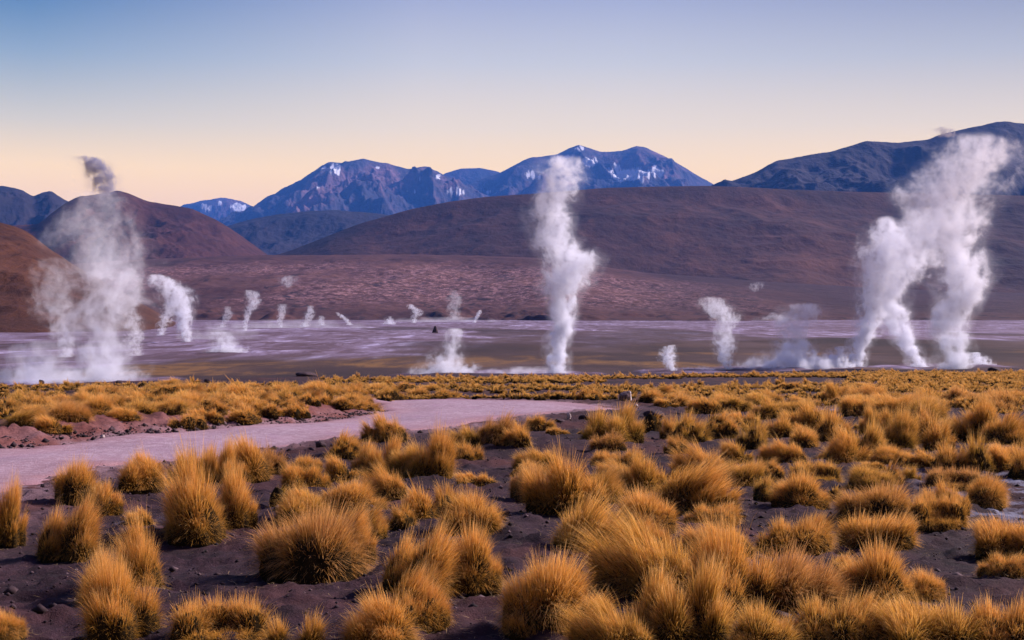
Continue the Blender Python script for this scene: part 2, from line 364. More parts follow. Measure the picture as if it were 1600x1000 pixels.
volc_left = [(250, 372), (330, 352), (400, 326), (440, 300), (470, 283), (500, 263), (515, 256), (535, 258), (568, 250), (600, 256), (640, 265), (668, 261),
             (690, 272), (715, 286), (745, 300), (800, 320), (900, 350)]
volc_right = [(640, 330), (700, 302), (740, 285), (780, 271), (800, 260), (830, 248), (870, 239), (890, 229), (905, 225), (922, 232), (940, 238), (970, 237),
              (995, 229), (1010, 231), (1035, 244), (1060, 259), (1090, 276), (1116, 289), (1180, 320), (1260, 345)]
ridge("far_mountain", volc_right, 16500, 6500, 4000, -30, 430, 1300, m_far, crest_amp=.10, seed=3.1, nu=560, nv=300, p=1.1,
      snow=[(905, 232, 10, 7, .9), (880, 246, 14, 6, .8), (985, 272, 38, 12, 1.25), (960, 264, 16, 14, 1.1), (1020, 268, 20, 12, 1.1), (1006, 280, 10, 10, .7), (840, 272, 26, 14, .7), (925, 252, 22, 12, .75), (770, 300, 18, 6, .6)])
ridge("far_mountain", volc_left, 15000, 6000, 4000, -30, 430, 1100, m_far, crest_amp=.10, seed=8.4, nu=560, nv=300, p=1.15,
      snow=[(524, 265, 12, 12, 1.0), (505, 262, 6, 5, .8), (500, 292, 14, 8, .6), (660, 280, 14, 8, .8), (685, 276, 6, 5, .9), (712, 300, 22, 9, .9), (650, 300, 30, 10, .6), (590, 262, 14, 6, .6)])
ridge("far_mountain", [(660, 300), (695, 271), (720, 263), (750, 262), (778, 268), (800, 276), (860, 300)], 19500, 4000, 3000, -30, 180, 1300, m_far, seed=1.2, nu=200, nv=120)
ridge("far_mountain", [(240, 345), (290, 321), (315, 314), (335, 311), (352, 309), (375, 313), (395, 322), (430, 345)], 20500, 4500, 3000, -30, 300, 900, m_far, seed=5.5, nu=240, nv=160,
      snow=[(345, 318, 12, 6, 1.0), (330, 326, 14, 6, .8), (372, 324, 16, 8, .9), (318, 322, 12, 6, .7)])
ridge("right_mountain", [(1060, 310), (1125, 289), (1180, 271), (1215, 252), (1250, 245), (1300, 236), (1330, 229), (1352, 222), (1400, 223), (1450, 218), (1490, 207), (1530, 197), (1556, 191), (1600, 192), (1700, 205), (1850, 250), (2100, 300)],
      6800, 2600, 2500, -30, 150, 620, m_right, seed=2.2, nu=560, nv=240)
ridge("jagged_mountain", [(-500, 330), (-100, 300), (-20, 291), (5, 289), (22, 292), (35, 297), (52, 308), (66, 302), (80, 300), (95, 310), (110, 318), (160, 330), (240, 370)],
      6500, 2400, 2000, -20, 110, 420, m_right, seed=7.7, nu=420, nv=160)
ridge("left_hill", [(-300, 380), (-60, 362), (60, 350), (100, 318), (125, 306), (150, 303), (185, 297), (200, 301), (230, 316), (260, 320), (300, 326), (340, 345), (375, 368), (420, 400), (520, 440)],
      3900, 1500, 1500, -12, 48, 260, m_left, seed=4.4)
ridge("blue_hill", [(280, 400), (350, 356), (400, 341), (440, 334), (480, 330), (530, 329), (590, 334), (700, 350), (900, 380)], 7200, 2600, 2000, -20, 60, 560, m_right, seed=6.1)
ridge("brown_hill", [(300, 440), (400, 408), (450, 393), (500, 374), (560, 350), (640, 327), (700, 315), (760, 307), (830, 303), (880, 299), (950, 293), (1020, 291), (1100, 290), (1180, 293), (1240, 296), (1330, 299), (1440, 302), (1600, 306), (1900, 320), (2300, 350)],
      4000, 1700, 1500, -20, 26, 560, m_brown, seed=9.3, nu=640, nv=260, crest_amp=.05)
ridge("foothill", [(-600, 430), (0, 420), (200, 406), (300, 402), (430, 399), (600, 397), (830, 401), (900, 410), (1000, 425), (1100, 433), (1200, 440), (1400, 452), (1600, 458), (2300, 470)],
      2700, 1330, 900, -6.5, 6, 130, m_foot, seed=2.9, foot=8, nu=900, nv=300, crest_amp=.3, p=1.1)
ridge("near_hill", [(-900, 330), (-200, 330), (0, 348), (25, 356), (45, 364), (80, 390), (120, 416), (170, 444), (215, 470), (250, 490), (290, 515), (330, 530)], 900, 440, 500, -6.5, 6, 55, m_near, seed=3.9, foot=4, nu=300, nv=200, crest_amp=.25, p=.95)

# ------------------------------------------------------------------ grass tussocks
def mat_grass():
    b = NB("dry golden bunchgrass"); uv = b.n("ShaderNodeUVMap").outputs[0]; s = b.n("ShaderNodeSeparateXYZ"); b.l(uv, s.inputs[0])
    u, t = s.outputs[0], s.outputs[1]; orr = b.n("ShaderNodeObjectInfo").outputs['Random']  # olive roots in the ramps below, darkened further as shade in the colour
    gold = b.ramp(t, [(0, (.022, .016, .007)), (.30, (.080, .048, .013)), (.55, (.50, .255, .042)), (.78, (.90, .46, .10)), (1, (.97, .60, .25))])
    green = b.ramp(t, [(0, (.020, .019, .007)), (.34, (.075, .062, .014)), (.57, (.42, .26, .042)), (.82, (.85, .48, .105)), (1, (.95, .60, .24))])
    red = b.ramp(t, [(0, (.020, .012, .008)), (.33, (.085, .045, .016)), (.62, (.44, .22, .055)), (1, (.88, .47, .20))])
    c = b.mix(b.mapr(orr, .60, 1.0, 0, .75), gold, green)
    c = b.mix(b.mapr(orr, .14, .0, 0, .75), c, red)
    c = b.mix(b.mapr(u, 0.0, 1.0, 0, .55, False), c, b.mix(1.0, c, (.74, .66, .56), 'MULTIPLY'))
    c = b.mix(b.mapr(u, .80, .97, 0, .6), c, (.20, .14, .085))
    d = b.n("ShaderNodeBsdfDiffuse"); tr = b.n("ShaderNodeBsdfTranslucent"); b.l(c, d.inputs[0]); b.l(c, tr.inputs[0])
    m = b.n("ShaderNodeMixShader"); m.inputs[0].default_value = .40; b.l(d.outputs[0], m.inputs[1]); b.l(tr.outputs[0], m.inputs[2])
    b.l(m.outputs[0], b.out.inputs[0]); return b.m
def mat_thatch():
    b = NB("dead thatch"); P = b.n("ShaderNodeTexCoord").outputs['Object']
    c = b.ramp(b.noise(P, 14, 4), [(.3, (.010, .007, .004)), (.7, (.034, .022, .010))]); return b.bsdf(c, 1, .0)
MG, MT = mat_grass(), mat_thatch()

def blades(lobes, n, bw, seg, seed, ring=False, wisp=0.):
    """lobes: (x, y, halfwidth, height, lean_x, lean_y); returns verts, quads, uv"""
    g = np.random.default_rng(seed)
    wt = np.array([l[2] ** 2 * 1.0 + .15 * l[2] * l[3] for l in lobes]); wt = wt / wt.sum()
    li = g.choice(len(lobes), n, p=wt); Lb = np.array(lobes)[li]
    nc = max(14, n // 55)
    # clump directions
    cth = np.arccos(1 - g.random(nc) * (1 - math.cos(R(86)))) ; cph = g.random(nc) * 2 * math.pi; crr = g.normal(1, .10, nc)
    kb = 9; bt = np.arccos(1 - g.random(kb)); bp = g.random(kb) * 2 * math.pi; bd = np.stack([np.sin(bt) * np.cos(bp), np.sin(bt) * np.sin(bp), np.cos(bt)], 1); br = g.normal(0, .16, kb)
    cdv = np.stack([np.sin(cth) * np.cos(cph), np.sin(cth) * np.sin(cph), np.cos(cth)], 1); crr = crr + br[np.argmax(cdv @ bd.T, 1)]
    ci = g.integers(0, nc, n)
    th = np.clip(cth[ci] + g.normal(0, .13, n), 0, R(93)); ph = cph[ci] + g.normal(0, .16, n) / np.maximum(np.sin(th), .35)
    rr = crr[ci] * g.normal(.96, .085, n) * np.where(g.random(n) < .02 + wisp, 1.15, 1)
    short = g.random(n) < .35; rr = np.where(short, rr * g.uniform(.55, .95, n), rr)
    dx, dy, dz = np.sin(th) * np.cos(ph), np.sin(th) * np.sin(ph), np.cos(th)
    hw, ht = Lb[:, 2], Lb[:, 3]
    env = 1 + .0 * th
    tip = np.stack([dx * hw * rr * env, dy * hw * rr * env, np.maximum(dz, .03) * ht * rr], 1)
    r0 = g.random(n) ** .5 * .42 * hw
    bx = np.cos(ph + g.normal(0, .5, n)) * r0 * (.35 + .65 * np.sin(th)); by = np.sin(ph + g.normal(0, .5, n)) * r0 * (.35 + .65 * np.sin(th))
    root = np.stack([bx, by, -.03 * np.ones(n)], 1)
    ln = np.linalg.norm(tip - root, axis=1)
    ctrl = root * .46 + tip * .54; ctrl[:, 2] = tip[:, 2] * .62 + .42 * ln * np.sin(th) ** 1.5 + .02
    tip[:, 0] += Lb[:, 4] * np.maximum(tip[:, 2], 0) / np.maximum(ht, .01); tip[:, 1] += Lb[:, 5] * np.maximum(tip[:, 2], 0) / np.maximum(ht, .01)
    ctrl[:, 0] += Lb[:, 4] * .4 * dz; ctrl[:, 1] += Lb[:, 5] * .4 * dz
    tip += g.normal(0, .016, (n, 3)); tip[:, 2] = np.maximum(tip[:, 2], .012)
    off = np.stack([Lb[:, 0], Lb[:, 1], 0 * li], 1)
    ts = np.linspace(0, 1, seg + 1)
    side = g.random(n) * 2 * math.pi
    sd_ = np.stack([np.cos(side), np.sin(side), 0 * side], 1)
    V = np.zeros((n, seg + 1, 2, 3)); UV = np.zeros((n, seg + 1, 2, 2)); ur = g.random(n)
    wd = bw * g.uniform(.6, 1.3, n)
    for k, t in enumerate(ts):
        p = root * (1 - t) ** 2 + ctrl * 2 * t * (1 - t) + tip * t * t + off
        wv = (sd_ * (wd * (1 - .82 * t ** 1.5))[:, None]) * .5
        V[:, k, 0] = p - wv; V[:, k, 1] = p + wv; UV[:, k, :, 0] = ur[:, None]; UV[:, k, :, 1] = np.clip(t * (.45 + .55 * np.clip(ln / (ln.mean() * 1.05), .4, 1.05)), 0, 1)[:, None]
    base = (np.arange(n) * (seg + 1) * 2)[:, None] + (np.arange(seg) * 2)[None]
    base = base.ravel(); fcs = np.stack([base, base + 1, base + 3, base + 2], 1)
    return V.reshape(-1, 3), fcs, UV.reshape(-1, 2)
def core(lobes, k=.62, nu=14, nv=6, seed=0):
    g = np.random.default_rng(seed); vs = []; fs = []; o = 0
    for (x, y, hw, ht, lx, ly) in lobes:
        th = np.linspace(0, math.pi / 2 + .15, nv); ph = np.arange(nu) / nu * 2 * math.pi
        T, P_ = np.meshgrid(th, ph, indexing='ij'); r = k * (1 + g.normal(0, .05, T.shape))
        zz = np.cos(T) * ht * r * .95
        v = np.stack([x + np.sin(T) * np.cos(P_) * hw * r + lx * .6 * np.maximum(zz, 0) / ht * k, y + np.sin(T) * np.sin(P_) * hw * r + ly * .6 * np.maximum(zz, 0) / ht * k, zz], -1)
        v[0] = v[0].mean(0)
        vs.append(v.reshape(-1, 3))
        i = np.arange(nv - 1)[:, None] * nu + np.arange(nu)[None]; j = np.arange(nv - 1)[:, None] * nu + (np.arange(nu)[None] + 1) % nu
        fs.append(np.stack([i.ravel(), j.ravel(), j.ravel() + nu, i.ravel() + nu], 1) + o); o += len(vs[-1])
    return np.concatenate(vs), np.concatenate(fs)
# shapes in units of the tussock's full width; (x, y, halfwidth, height, lean_x, lean_y)
SH = {
 'dome': [[(0, 0, .47, .58, .04, 0)], [(-.06, .03, .42, .56, .03, 0), (.18, -.06, .32, .46, .06, 0)], [(0, 0, .46, .62, -.05, .02), (-.2, -.1, .27, .38, 0, 0)]],
 'cone': [[(0, 0, .44, 1.12, .05, 0)], [(0, .05, .42, 1.05, -.04, 0), (.14, -.1, .32, .75, .08, 0)]],
 'wide': [[(-.2, 0, .30, .42, -.02, 0), (.16, .02, .34, .46, .05, 0), (0, -.1, .32, .40, 0, 0)], [(-.22, .05, .27, .38, 0, 0), (.0, 0, .33, .46, .03, 0), (.25, -.03, .25, .36, .05, 0)]],
 'twin': [[(-.15, 0, .30, .82, -.04, 0), (.18, -.05, .31, 1.0, .03, 0)], [(-.2, .1, .29, .66, 0, 0), (.13, -.05, .36, .88, .05, 0)]],
 'lean': [[(-.08, 0, .38, .72, .22, 0), (.1, -.05, .32, .5, .12, 0)], [(.08, 0, .38, .70, -.18, 0)]],
 'cluster': [[(-.22, .12, .27, .60, -.02, 0), (.20, .12, .28, .66, .04, 0), (-.05, -.14, .30, .48, 0, 0), (.3, -.05, .2, .4, .05, 0)], [(-.28, 0, .22, .5, 0, 0), (0, .1, .3, .72, 0, 0), (.26, .0, .24, .55, .06, 0), (.05, -.2, .24, .40, 0, 0)]],
 'ring': [[(.30 * math.cos(a), .24 * math.sin(a) + .05, .24, .42 if math.sin(a) > -.5 else .16, 0, 0) for a in [i * math.pi * 2 / 8 for i in range(8)]]],
 'wisp': [[(-.2, 0, .22, .55, -.05, 0), (.2, 0, .25, .62, .05, 0)]],
}
LOD = {0: (15000, .0058, 4), 1: (5000, .0105, 3), 2: (900, .026, 2)}
_protos = {}
def augment(lb, seed):
    g = random.Random(seed); o_ = []
    for (x, y, hw, ht, lx, ly) in lb: o_.append((x, y, hw * g.uniform(.82, .92), ht * g.uniform(.9, 1.02), lx + g.uniform(-.02, .10), ly))
    hm = max(l[3] for l in lb)
    for _ in range(g.randint(3, 5)):
        b_ = g.choice(lb); a = g.uniform(0, 6.28); rr = b_[2] * g.uniform(.45, .78); hw = b_[2] * g.uniform(.38, .62)
        o_.append((b_[0] + math.cos(a) * rr, b_[1] + math.sin(a) * rr * .9, hw, min(b_[3] * g.uniform(.45, .82), hw * 2.6), math.cos(a) * .06 + .03, 0))
    return o_
SH_AUG = {k: ([augment(v[i % len(v)], 31 * i + len(k)) for i in range(4 if k in ('dome', 'cone', 'lean', 'wide') else 2)] if k not in ('ring', 'wisp') else v) for k, v in SH.items()}
def proto(kind, var, lod):
    var = var % len(SH_AUG[kind]); key = (kind, var, lod)
    if key not in _protos:
        n, bw, seg = LOD[lod]; lb = SH_AUG[kind][var]
        if kind == 'wisp': n //= 6
        v, f, uv = blades(lb, n, bw, seg, hash((len(kind), var, lod)) % 9999 + len(SH_AUG[kind][0]), wisp=.25 if kind == 'wisp' else 0)
        if kind == 'wisp': cv, cf = core(lb, .25)
        else: cv, cf = core(lb, .74 if lod else .72)  # thatch dome enlarged to block light and darken the tussock's inside
        V = np.concatenate([v, cv]); Fc = np.concatenate([f, cf + len(v)]); UV = np.concatenate([uv, np.zeros((len(cv), 2))])
        mi = np.concatenate([np.zeros(len(f)), np.ones(len(cf))])
        xa, xb = np.percentile(v[:, 0], [2.5, 97.5]); hgt = np.percentile(v[:, 2], 98.5)
        V = V - np.array([(xa + xb) / 2, 0, 0])
        _protos[key] = (mesh_np("grass_tussock", V, Fc, [MG, MT], uv=UV, mi=mi), hgt, xb - xa)
    return _protos[key]

# every tussock one can tell apart: centre column, base row, width, height (photo pixels), shape, label
T = [
 (5,856,66,98,'twin',"tall golden tussock cut by the left edge, level with the front of the road"),
 (115,788,68,64,'dome',"round tussock standing alone at the near edge of the road, first on the left"),
 (166,808,48,56,'cone',"small orange tussock just right of the round one at the road's near edge"),
 (108,878,92,90,'twin',"twin-peaked golden tussock in front of the round one by the road"),
 (222,768,62,54,'lean',"tousled tussock at the near road edge left of the large orange cluster"),
 (292,755,58,50,'dome',"low tussock at the left end of the orange cluster by the road"),
 (335,762,74,66,'cluster',"ragged tussock in the middle of the orange cluster by the road"),
 (380,752,72,64,'cone',"tallest tussock of the orange cluster, its tip overlapping the road"),
 (425,742,44,40,'dome',"small tussock at the right end of the orange cluster by the road"),
 (298,850,98,116,'cone',"big upright haystack shaped tussock left of centre, pale golden all over"),
 (366,825,66,84,'cone',"upright tussock tucked against the right side of the big haystack shaped one"),
 (216,824,44,28,'dome',"small dull brown tussock on bare soil left of the big haystack shaped one"),
 (438,790,32,28,'dome',"tiny tussock alone on bare soil right of the haystack shaped pair"),
 (478,770,76,46,'wide',"flat topped olive based tussock beyond the tiny lone one"),
 (480,738,44,26,'dome',"small tussock just behind the flat topped olive one"),
 (533,756,52,44,'lean',"tussock leaning right beside the flat topped olive one"),
 (543,716,52,38,'dome',"greenish dark tussock at the road edge below the two peaked one"),
 (600,692,68,38,'wide',"two peaked tussock that rises furthest into the middle of the road"),
 (592,745,84,56,'cluster',"broad pale tussock below the two peaked one at the road"),
 (644,748,64,52,'dome',"golden tussock in the middle of the wide pale clump by the road"),
 (682,750,62,74,'cone',"tall tussock at the right end of the wide pale clump by the road"),
 (600,780,60,44,'dome',"low pale tussock in front of the wide clump by the road"),
 (553,805,94,54,'dome',"broad dark fronted dome right behind the largest left foreground tussock"),
 (470,818,74,52,'lean',"tousled orange tussock behind the left shoulder of the largest left foreground one"),
 (578,848,54,56,'lean',"golden tussock right of the broad dark fronted dome"),
 (484,912,160,114,'dome',"largest tussock of the left foreground, wide dome with a black shaded foot"),
 (552,882,66,84,'lean',"orange tussock leaning on the right flank of the largest left foreground dome"),
 (627,828,46,38,'dome',"small rounded tussock, left one of the three in a row near the centre"),
 (652,818,48,56,'lean',"curved tussock, middle one of the three in a row near the centre"),
 (694,808,50,50,'dome',"dense round tussock, right one of the three in a row near the centre"),
 (744,834,96,62,'dome',"spiky round tussock alone on dark soil at the centre of the foreground"),
 (742,762,58,26,'wide',"flat dark tussock alone on the soil behind the spiky round one"),
 (730,722,44,30,'dome',"small tussock right of the tall end of the wide pale clump"),
 (724,700,48,32,'dome',"small rounded tussock at the road edge right of the two peaked one"),
 (784,697,76,42,'wide',"wide tussock at the road edge left of the bare mound"),
 (216,932,70,100,'cone',"tall rear tussock of the tight trio at the lower left"),
 (160,950,66,84,'dome',"left dark sided tussock of the tight trio at the lower left"),
 (186,1006,114,122,'cone',"front tussock of the tight trio at the lower left, cone shaped"),
 (345,1016,140,78,'ring',"horseshoe shaped tussock with a dark hollow heart at the bottom edge"),
 (4,1006,64,48,'dome',"low tussock in the very bottom left corner"),
 (655,935,124,104,'twin',"wide golden double tussock in front of the spiky round one"),
 (738,925,88,96,'cone',"tussock flaring right, joined to the wide golden double one"),
 (656,988,88,90,'lean',"drooping tussock in front of the wide golden double one"),
 (588,1018,100,84,'cone',"spiky tussock cut by the bottom edge left of the drooping one"),
 (462,1022,100,66,'wisp',"thin wispy grass tuft at the bottom edge with separate upright stems"),
 (805,998,40,40,'dome',"small tussock left of the big mass of grass at the bottom right"),
 (845,674,48,25,'wide',"low tussock at the far road edge left of the bare mound"),
 (806,700,40,34,'dome',"small round tussock overlapping the wide one at the road edge"),
 (960,692,104,56,'cluster',"broad many peaked tussock behind the bare mound, right of the road's end"),
 (952,708,54,30,'dome',"greenish tussock in front of the broad many peaked one"),
 (1021,676,34,29,'dome',"small dark based tussock right of the broad many peaked one"),
 (1048,688,38,36,'dome',"left half of the pair of tussocks right of the small dark based one"),
 (1080,693,54,46,'dome',"right half of the pair of tussocks right of the small dark based one"),
 (1057,710,42,28,'dome',"low olive tussock in front of the pair right of centre"),
 (1128,686,52,42,'lean',"tufted tussock right of the pair beyond the centre of the field"),
 (1162,668,50,26,'wide',"low wide tussock behind the tufted one beyond the centre of the field"),
 (1176,702,54,44,'cone',"orange tussock in front of the low wide one beyond the centre"),
 (1195,656,40,32,'cone',"yellow tuft standing up among the dark low tussocks of the back row"),
 (1150,645,56,26,'wide',"dark fronted tussock left of the yellow standing tuft"),
 (1100,648,56,28,'wide',"long low dark fronted tussock, leftmost of the back row"),
 (1238,650,62,26,'wide',"dark green fronted tussock right of the yellow standing tuft"),
 (1218,686,44,34,'dome',"small tussock left of the round greenish ball shaped one"),
 (1260,700,46,33,'dome',"round greenish ball shaped tussock in the middle of the right field"),
 (1270,680,90,45,'cluster',"wide bright tussock right behind the greenish ball shaped one"),
 (1306,694,52,50,'cone',"peaked tussock right of the greenish ball shaped one"),
 (1322,726,70,48,'lean',"dark based tussock sweeping up right in front of the peaked one"),
 (1356,712,54,50,'cone',"tall tussock right of the one that sweeps up right"),
 (1370,682,62,44,'cluster',"bright tousled tussock behind the tall one in the right field"),
 (1405,705,60,60,'cone',"highest bright tussock in the dense row of the right field"),
 (1438,694,54,52,'cone',"bright tussock right of the highest one in the dense row"),
 (1466,708,54,50,'dome',"dark sided round tussock at the right end of the dense row"),
 (1492,690,40,36,'dome',"tussock behind the dark sided round one at the end of the dense row"),
 (1400,652,70,34,'wide',"long low tussock behind the dense row of the right field"),
 (1345,650,60,30,'wide',"low tussock left of the long low one behind the dense row"),
 (1452,662,60,36,'dome',"tussock with a dark hollow side right of the long low one"),
 (1535,690,60,62,'cone',"tall peaked tussock near the right edge, above the others round it"),
 (1576,697,62,48,'dome',"wide golden tussock right of the tall peaked one near the right edge"),
 (1525,740,46,55,'cone',"pointed orange tussock in front of the tall peaked one near the right edge"),
 (1484,738,52,42,'dome',"shaggy round tussock left of the pointed orange one"),
 (1573,736,66,42,'wide',"dark fronted tussock right of the pointed orange one"),
 (1604,752,50,50,'dome',"tussock cut by the right edge beside the frosty ground"),
 (1091,745,70,44,'dome',"even orange dome in the middle of the field, behind the pale maned clump"),
 (1150,728,58,40,'lean',"tussock right behind the even orange dome"),
 (1220,728,70,38,'wide',"wide shaggy tussock between the orange dome and the greenish ball"),
 (1160,762,70,42,'wide',"wide olive tussock in front of the shaggy one right of centre"),
 (1205,752,38,32,'lean',"small tussock at the right end of the wide olive one"),
 (1276,760,76,38,'ring',"hollow reddish dark tussock above the triangular one"),
 (1250,797,84,56,'cone',"triangular orange tussock alone on the soil right of centre"),
 (1202,782,42,36,'dome',"small dull reddish tussock left of the triangular orange one"),
 (1302,784,32,24,'dome',"tiny dark tussock right of the triangular orange one"),
 (1357,765,66,36,'dome',"smooth brown bun shaped tussock on open soil at the right"),
 (1396,760,34,38,'lean',"curled reddish tussock beside the smooth brown bun shaped one"),
 (1395,727,60,30,'dome',"olive tussock behind the smooth brown bun shaped one"),
 (1436,732,42,28,'dome',"dark low tussock right behind the olive one at the right"),
 (1420,757,36,28,'dome',"dull tussock between the curled reddish one and the hollow pair"),
 (1494,768,84,36,'ring',"rough collapsed tussock behind the round dark one near the right edge"),
 (1550,797,62,50,'dome',"round dark centred tussock beside the frosty patch at the right"),
 (1372,822,112,62,'dome',"back half of the big double mound tussock at the right"),
 (1370,862,110,62,'wide',"front half of the big double mound tussock at the right"),
 (1478,806,66,48,'cluster',"spiky tussock behind the hollow one at the right"),
 (1468,832,86,58,'ring',"hollow tussock with a black heart at the right"),
 (1466,829,42,28,'dome',"little golden tuft growing inside the hollow tussock"),
 (1241,868,126,62,'wide',"broad hedgehog shaped tussock alone on dark soil at the right"),
 (1576,874,98,62,'wide',"upper broad tussock cut by the right edge on the dark soil"),
 (1572,910,80,46,'wide',"lower dark tussock cut by the right edge on the dark soil"),
 (882,808,122,90,'cluster',"big bright tussock right of centre, left end of the large merged mass"),
 (830,785,62,56,'dome',"dark sided tussock at the left shoulder of the big bright one"),
 (836,737,74,34,'wide',"low tussock behind the big bright one right of centre"),
 (942,790,64,54,'lean',"brownish tussock right of the big bright one"),
 (985,736,50,34,'dome',"dark round tussock behind the brownish one right of centre"),
 (945,730,40,26,'dome',"low dull tussock left of the dark round one"),
 (1000,775,84,56,'cluster',"tousled orange tussock right of the brownish one"),
 (922,868,116,82,'dome',"round golden tussock with a dark cleft in front of the big bright one"),
 (1000,838,104,72,'dome',"pale tussock filling the middle of the large merged mass"),
 (1012,872,76,56,'lean',"darker orange tussock right of the one with a dark cleft"),
 (1092,806,114,82,'lean',"pale maned tussock swept to the right at the top of the merged mass"),
 (1112,826,84,40,'wide',"low golden tussock under the pale maned one"),
 (1116,872,114,52,'wide',"flat dark bellied tussock at the front of the merged mass"),
 (868,996,156,124,'dome',"huge tussock at the left end of the bottom right mass"),
 (1004,940,158,112,'dome',"huge pale dome in the middle of the bottom right mass"),
 (1062,1016,160,124,'cluster',"huge olive based tussock at the bottom edge in front of the pale dome"),
 (1142,968,130,140,'cone',"tallest foreground tussock, a pale crest falling to the right"),
 (1245,964,126,98,'dome',"even orange dome right of the tallest foreground tussock"),
 (1368,950,116,96,'cone',"leaning orange tussock right of the even orange foreground dome"),
 (1325,908,54,40,'dome',"dark tussock behind the leaning orange foreground one"),
 (1441,942,66,50,'dome',"dull brown tussock right of the leaning orange foreground one"),
 (1300,1022,158,92,'wide',"wide tussock cut by the bottom edge below the even orange dome"),
 (1450,1030,150,92,'wide',"left half of the long grass mass cut by the bottom edge at the right"),
 (1570,1030,160,96,'wide',"long grass mass filling the bottom right corner"),
 (950,1030,120,80,'dome',"tussock cut by the bottom edge under the huge pale dome"),
 (1190,1032,110,80,'cone',"tussock cut by the bottom edge under the tallest foreground one"),
]
placed = []; entries = []
for i, (px, rw, wp, hp, kd, lb) in enumerate(T):
    x, y = unproject(px, rw); y2 = y + .25 * wp / F * y; x = x * y2 / y
    entries.append((x, y2, wp / F * y2, hp / F * y2, kd, lb, "golden grass tussocks", wp))
    placed.append((x, y2, wp / F * y2 * .42))
# tussocks scattered in the bands the photograph shows
cand = []
def scatter(n, d0, d1, p0, p1, accept, wm, label, dens_pow=1.0):
    for _ in range(n):
        d = math.sqrt(rnd.uniform(d0 * d0, d1 * d1)); px = rnd.uniform(p0, p1); x = px2a(px) * d
        wmm = rnd.gauss(wm, wm * .22); wmm = min(max(wmm, wm * .5), wm * 1.6)
        if not accept(x, d, px): continue
        if any(abs(q[0] - x) < 2 and (q[0] - x) ** 2 + (q[1] - d) ** 2 < (q[2] + wmm * (.60 if label is L_BANK else .46 if label is not L_FAR else .32)) ** 2 for q in placed): continue
        placed.append((x, d, wmm * (.46 if label is not L_FAR else .34))); cand.append((x, d, wmm, wmm * rnd.uniform(.36, .56) * (1 if d < 60 else .75), rnd.choice(['dome', 'dome', 'wide', 'cone', 'lean', 'cluster']), label, None, wmm / d * F))
def edge_y(x): return float(np.interp(x, FEDGE[:, 0], FEDGE[:, 1]))
def off_road(x, y): return float(road_sd(np.array([x]), np.array([y]))[0])
def acc_bank(x, d, px):
    if x > FEDGE[-1, 0] - .3: return False
    e = d - edge_y(x); return d < rim_d(x, d) * .93 and e > 2.1 + 1.2 * vnoise(np.array(x * .5), np.array(2.)) and vnoise(np.array(x * .16), np.array(d * .10)) > -.30 and rnd.random() < .8
def rim_d(x, d): return float(row_dist(np.interp(x / d * F + 800, _rim_px, _rim_row)))
def acc_far(x, d, px): return d < rim_d(x, d) * .93 and off_road(x, d) > .9 and vnoise(np.array(x * .10 + 5), np.array(d * .09)) > -.30 and (x > FEDGE[-1, 0] or d > 75)
def acc_mid(x, d, px): return off_road(x, d) > 1.2 and vnoise(np.array(x * .3 + 5), np.array(d * .2)) > .1
L_BANK = "golden tussock among many alike on the bank beyond the gravel road"
L_FAR = "small golden tussock among many alike in the strip between road and steaming valley"
L_MID = "small low tussock between the larger tussocks of the right field"
scatter(2600, 30, 88, -80, 640, acc_bank, .95, L_BANK)
scatter(900, 59, 66, 560, 960, acc_far, .80, L_FAR)
scatter(260, 46, 60, 960, 1700, lambda x, d, px: off_road(x, d) > 1 and vnoise(np.array(x * .25 + 5), np.array(d * .2)) > -.1, 1.0, L_MID)
scatter(7500, 62, 150, 500, 1720, acc_far, .85, L_FAR)
scatter(120, 20, 46, 800, 1680, acc_mid, .5, L_MID)
# outside the frame to both sides, so a step sideways still shows the field
for side in (-1, 1):
    for _ in range(60):
        d = rnd.uniform(9, 40); x = side * (d * .36 + rnd.uniform(.8, 5.5))
        if off_road(x, d) < 1 or (side < 0 and d > 24): continue
        wmm = rnd.uniform(.5, .95); cand.append((x, d, wmm, wmm * .6, 'dome', None, None, -1))
def visible(c): return c[7] > 0 and 8 < c[0] / c[1] * F + 800 < 1592
vis = sorted([c for c in cand if visible(c)], key=lambda c: -c[7])
n_ind = 300 - len(entries)
grp = {L_BANK: "tussocks on the bank beyond the road", L_FAR: "tussocks in the strip beyond the road", L_MID: "small tussocks of the right field"}
ORD = ["first", "second", "third", "fourth", "fifth", "sixth", "seventh", "eighth", "ninth", "tenth", "eleventh", "twelfth", "thirteenth", "fourteenth", "fifteenth", "sixteenth", "seventeenth", "eighteenth", "nineteenth", "twentieth"]
COLS = {L_BANK: [(0, 75, "at the left end"), (75, 225, "under the big left steam plume"), (225, 330, "under the curling steam plume"), (330, 470, "right of the curling steam plume"), (470, 640, "near the bank's right end")],
        L_FAR: [(400, 760, "behind the road's far bend"), (760, 935, "under the central plume"), (935, 1180, "right of the streaked boulder"), (1180, 1330, "under the tattered steam bank"), (1330, 1640, "under the great right steam")],
        L_MID: [(700, 1050, "left of the field's middle"), (1050, 1330, "in the field's middle"), (1330, 1640, "in the field's right part")]}
HEAD = {L_BANK: "bank tussock", L_FAR: "far strip tussock", L_MID: "small low tussock"}
chosen = vis[:n_ind]; cell = {}
for c in chosen:
    px = c[0] / c[1] * F + 800
    ds = sorted(q[1] - (edge_y(q[0]) if q[5] == L_BANK else 0) for q in chosen if q[5] == c[5]); dme = c[1] - (edge_y(c[0]) if c[5] == L_BANK else 0)
    rk = ds.index(dme) / max(1, len(ds)); rowi = 0 if rk < .34 else (1 if rk < .67 else 2)
    coln = next(t for a_, b_, t in COLS[c[5]] if a_ <= max(px, a_) < b_ and px < b_)
    cell.setdefault((c[5], coln, rowi), []).append((px, c))
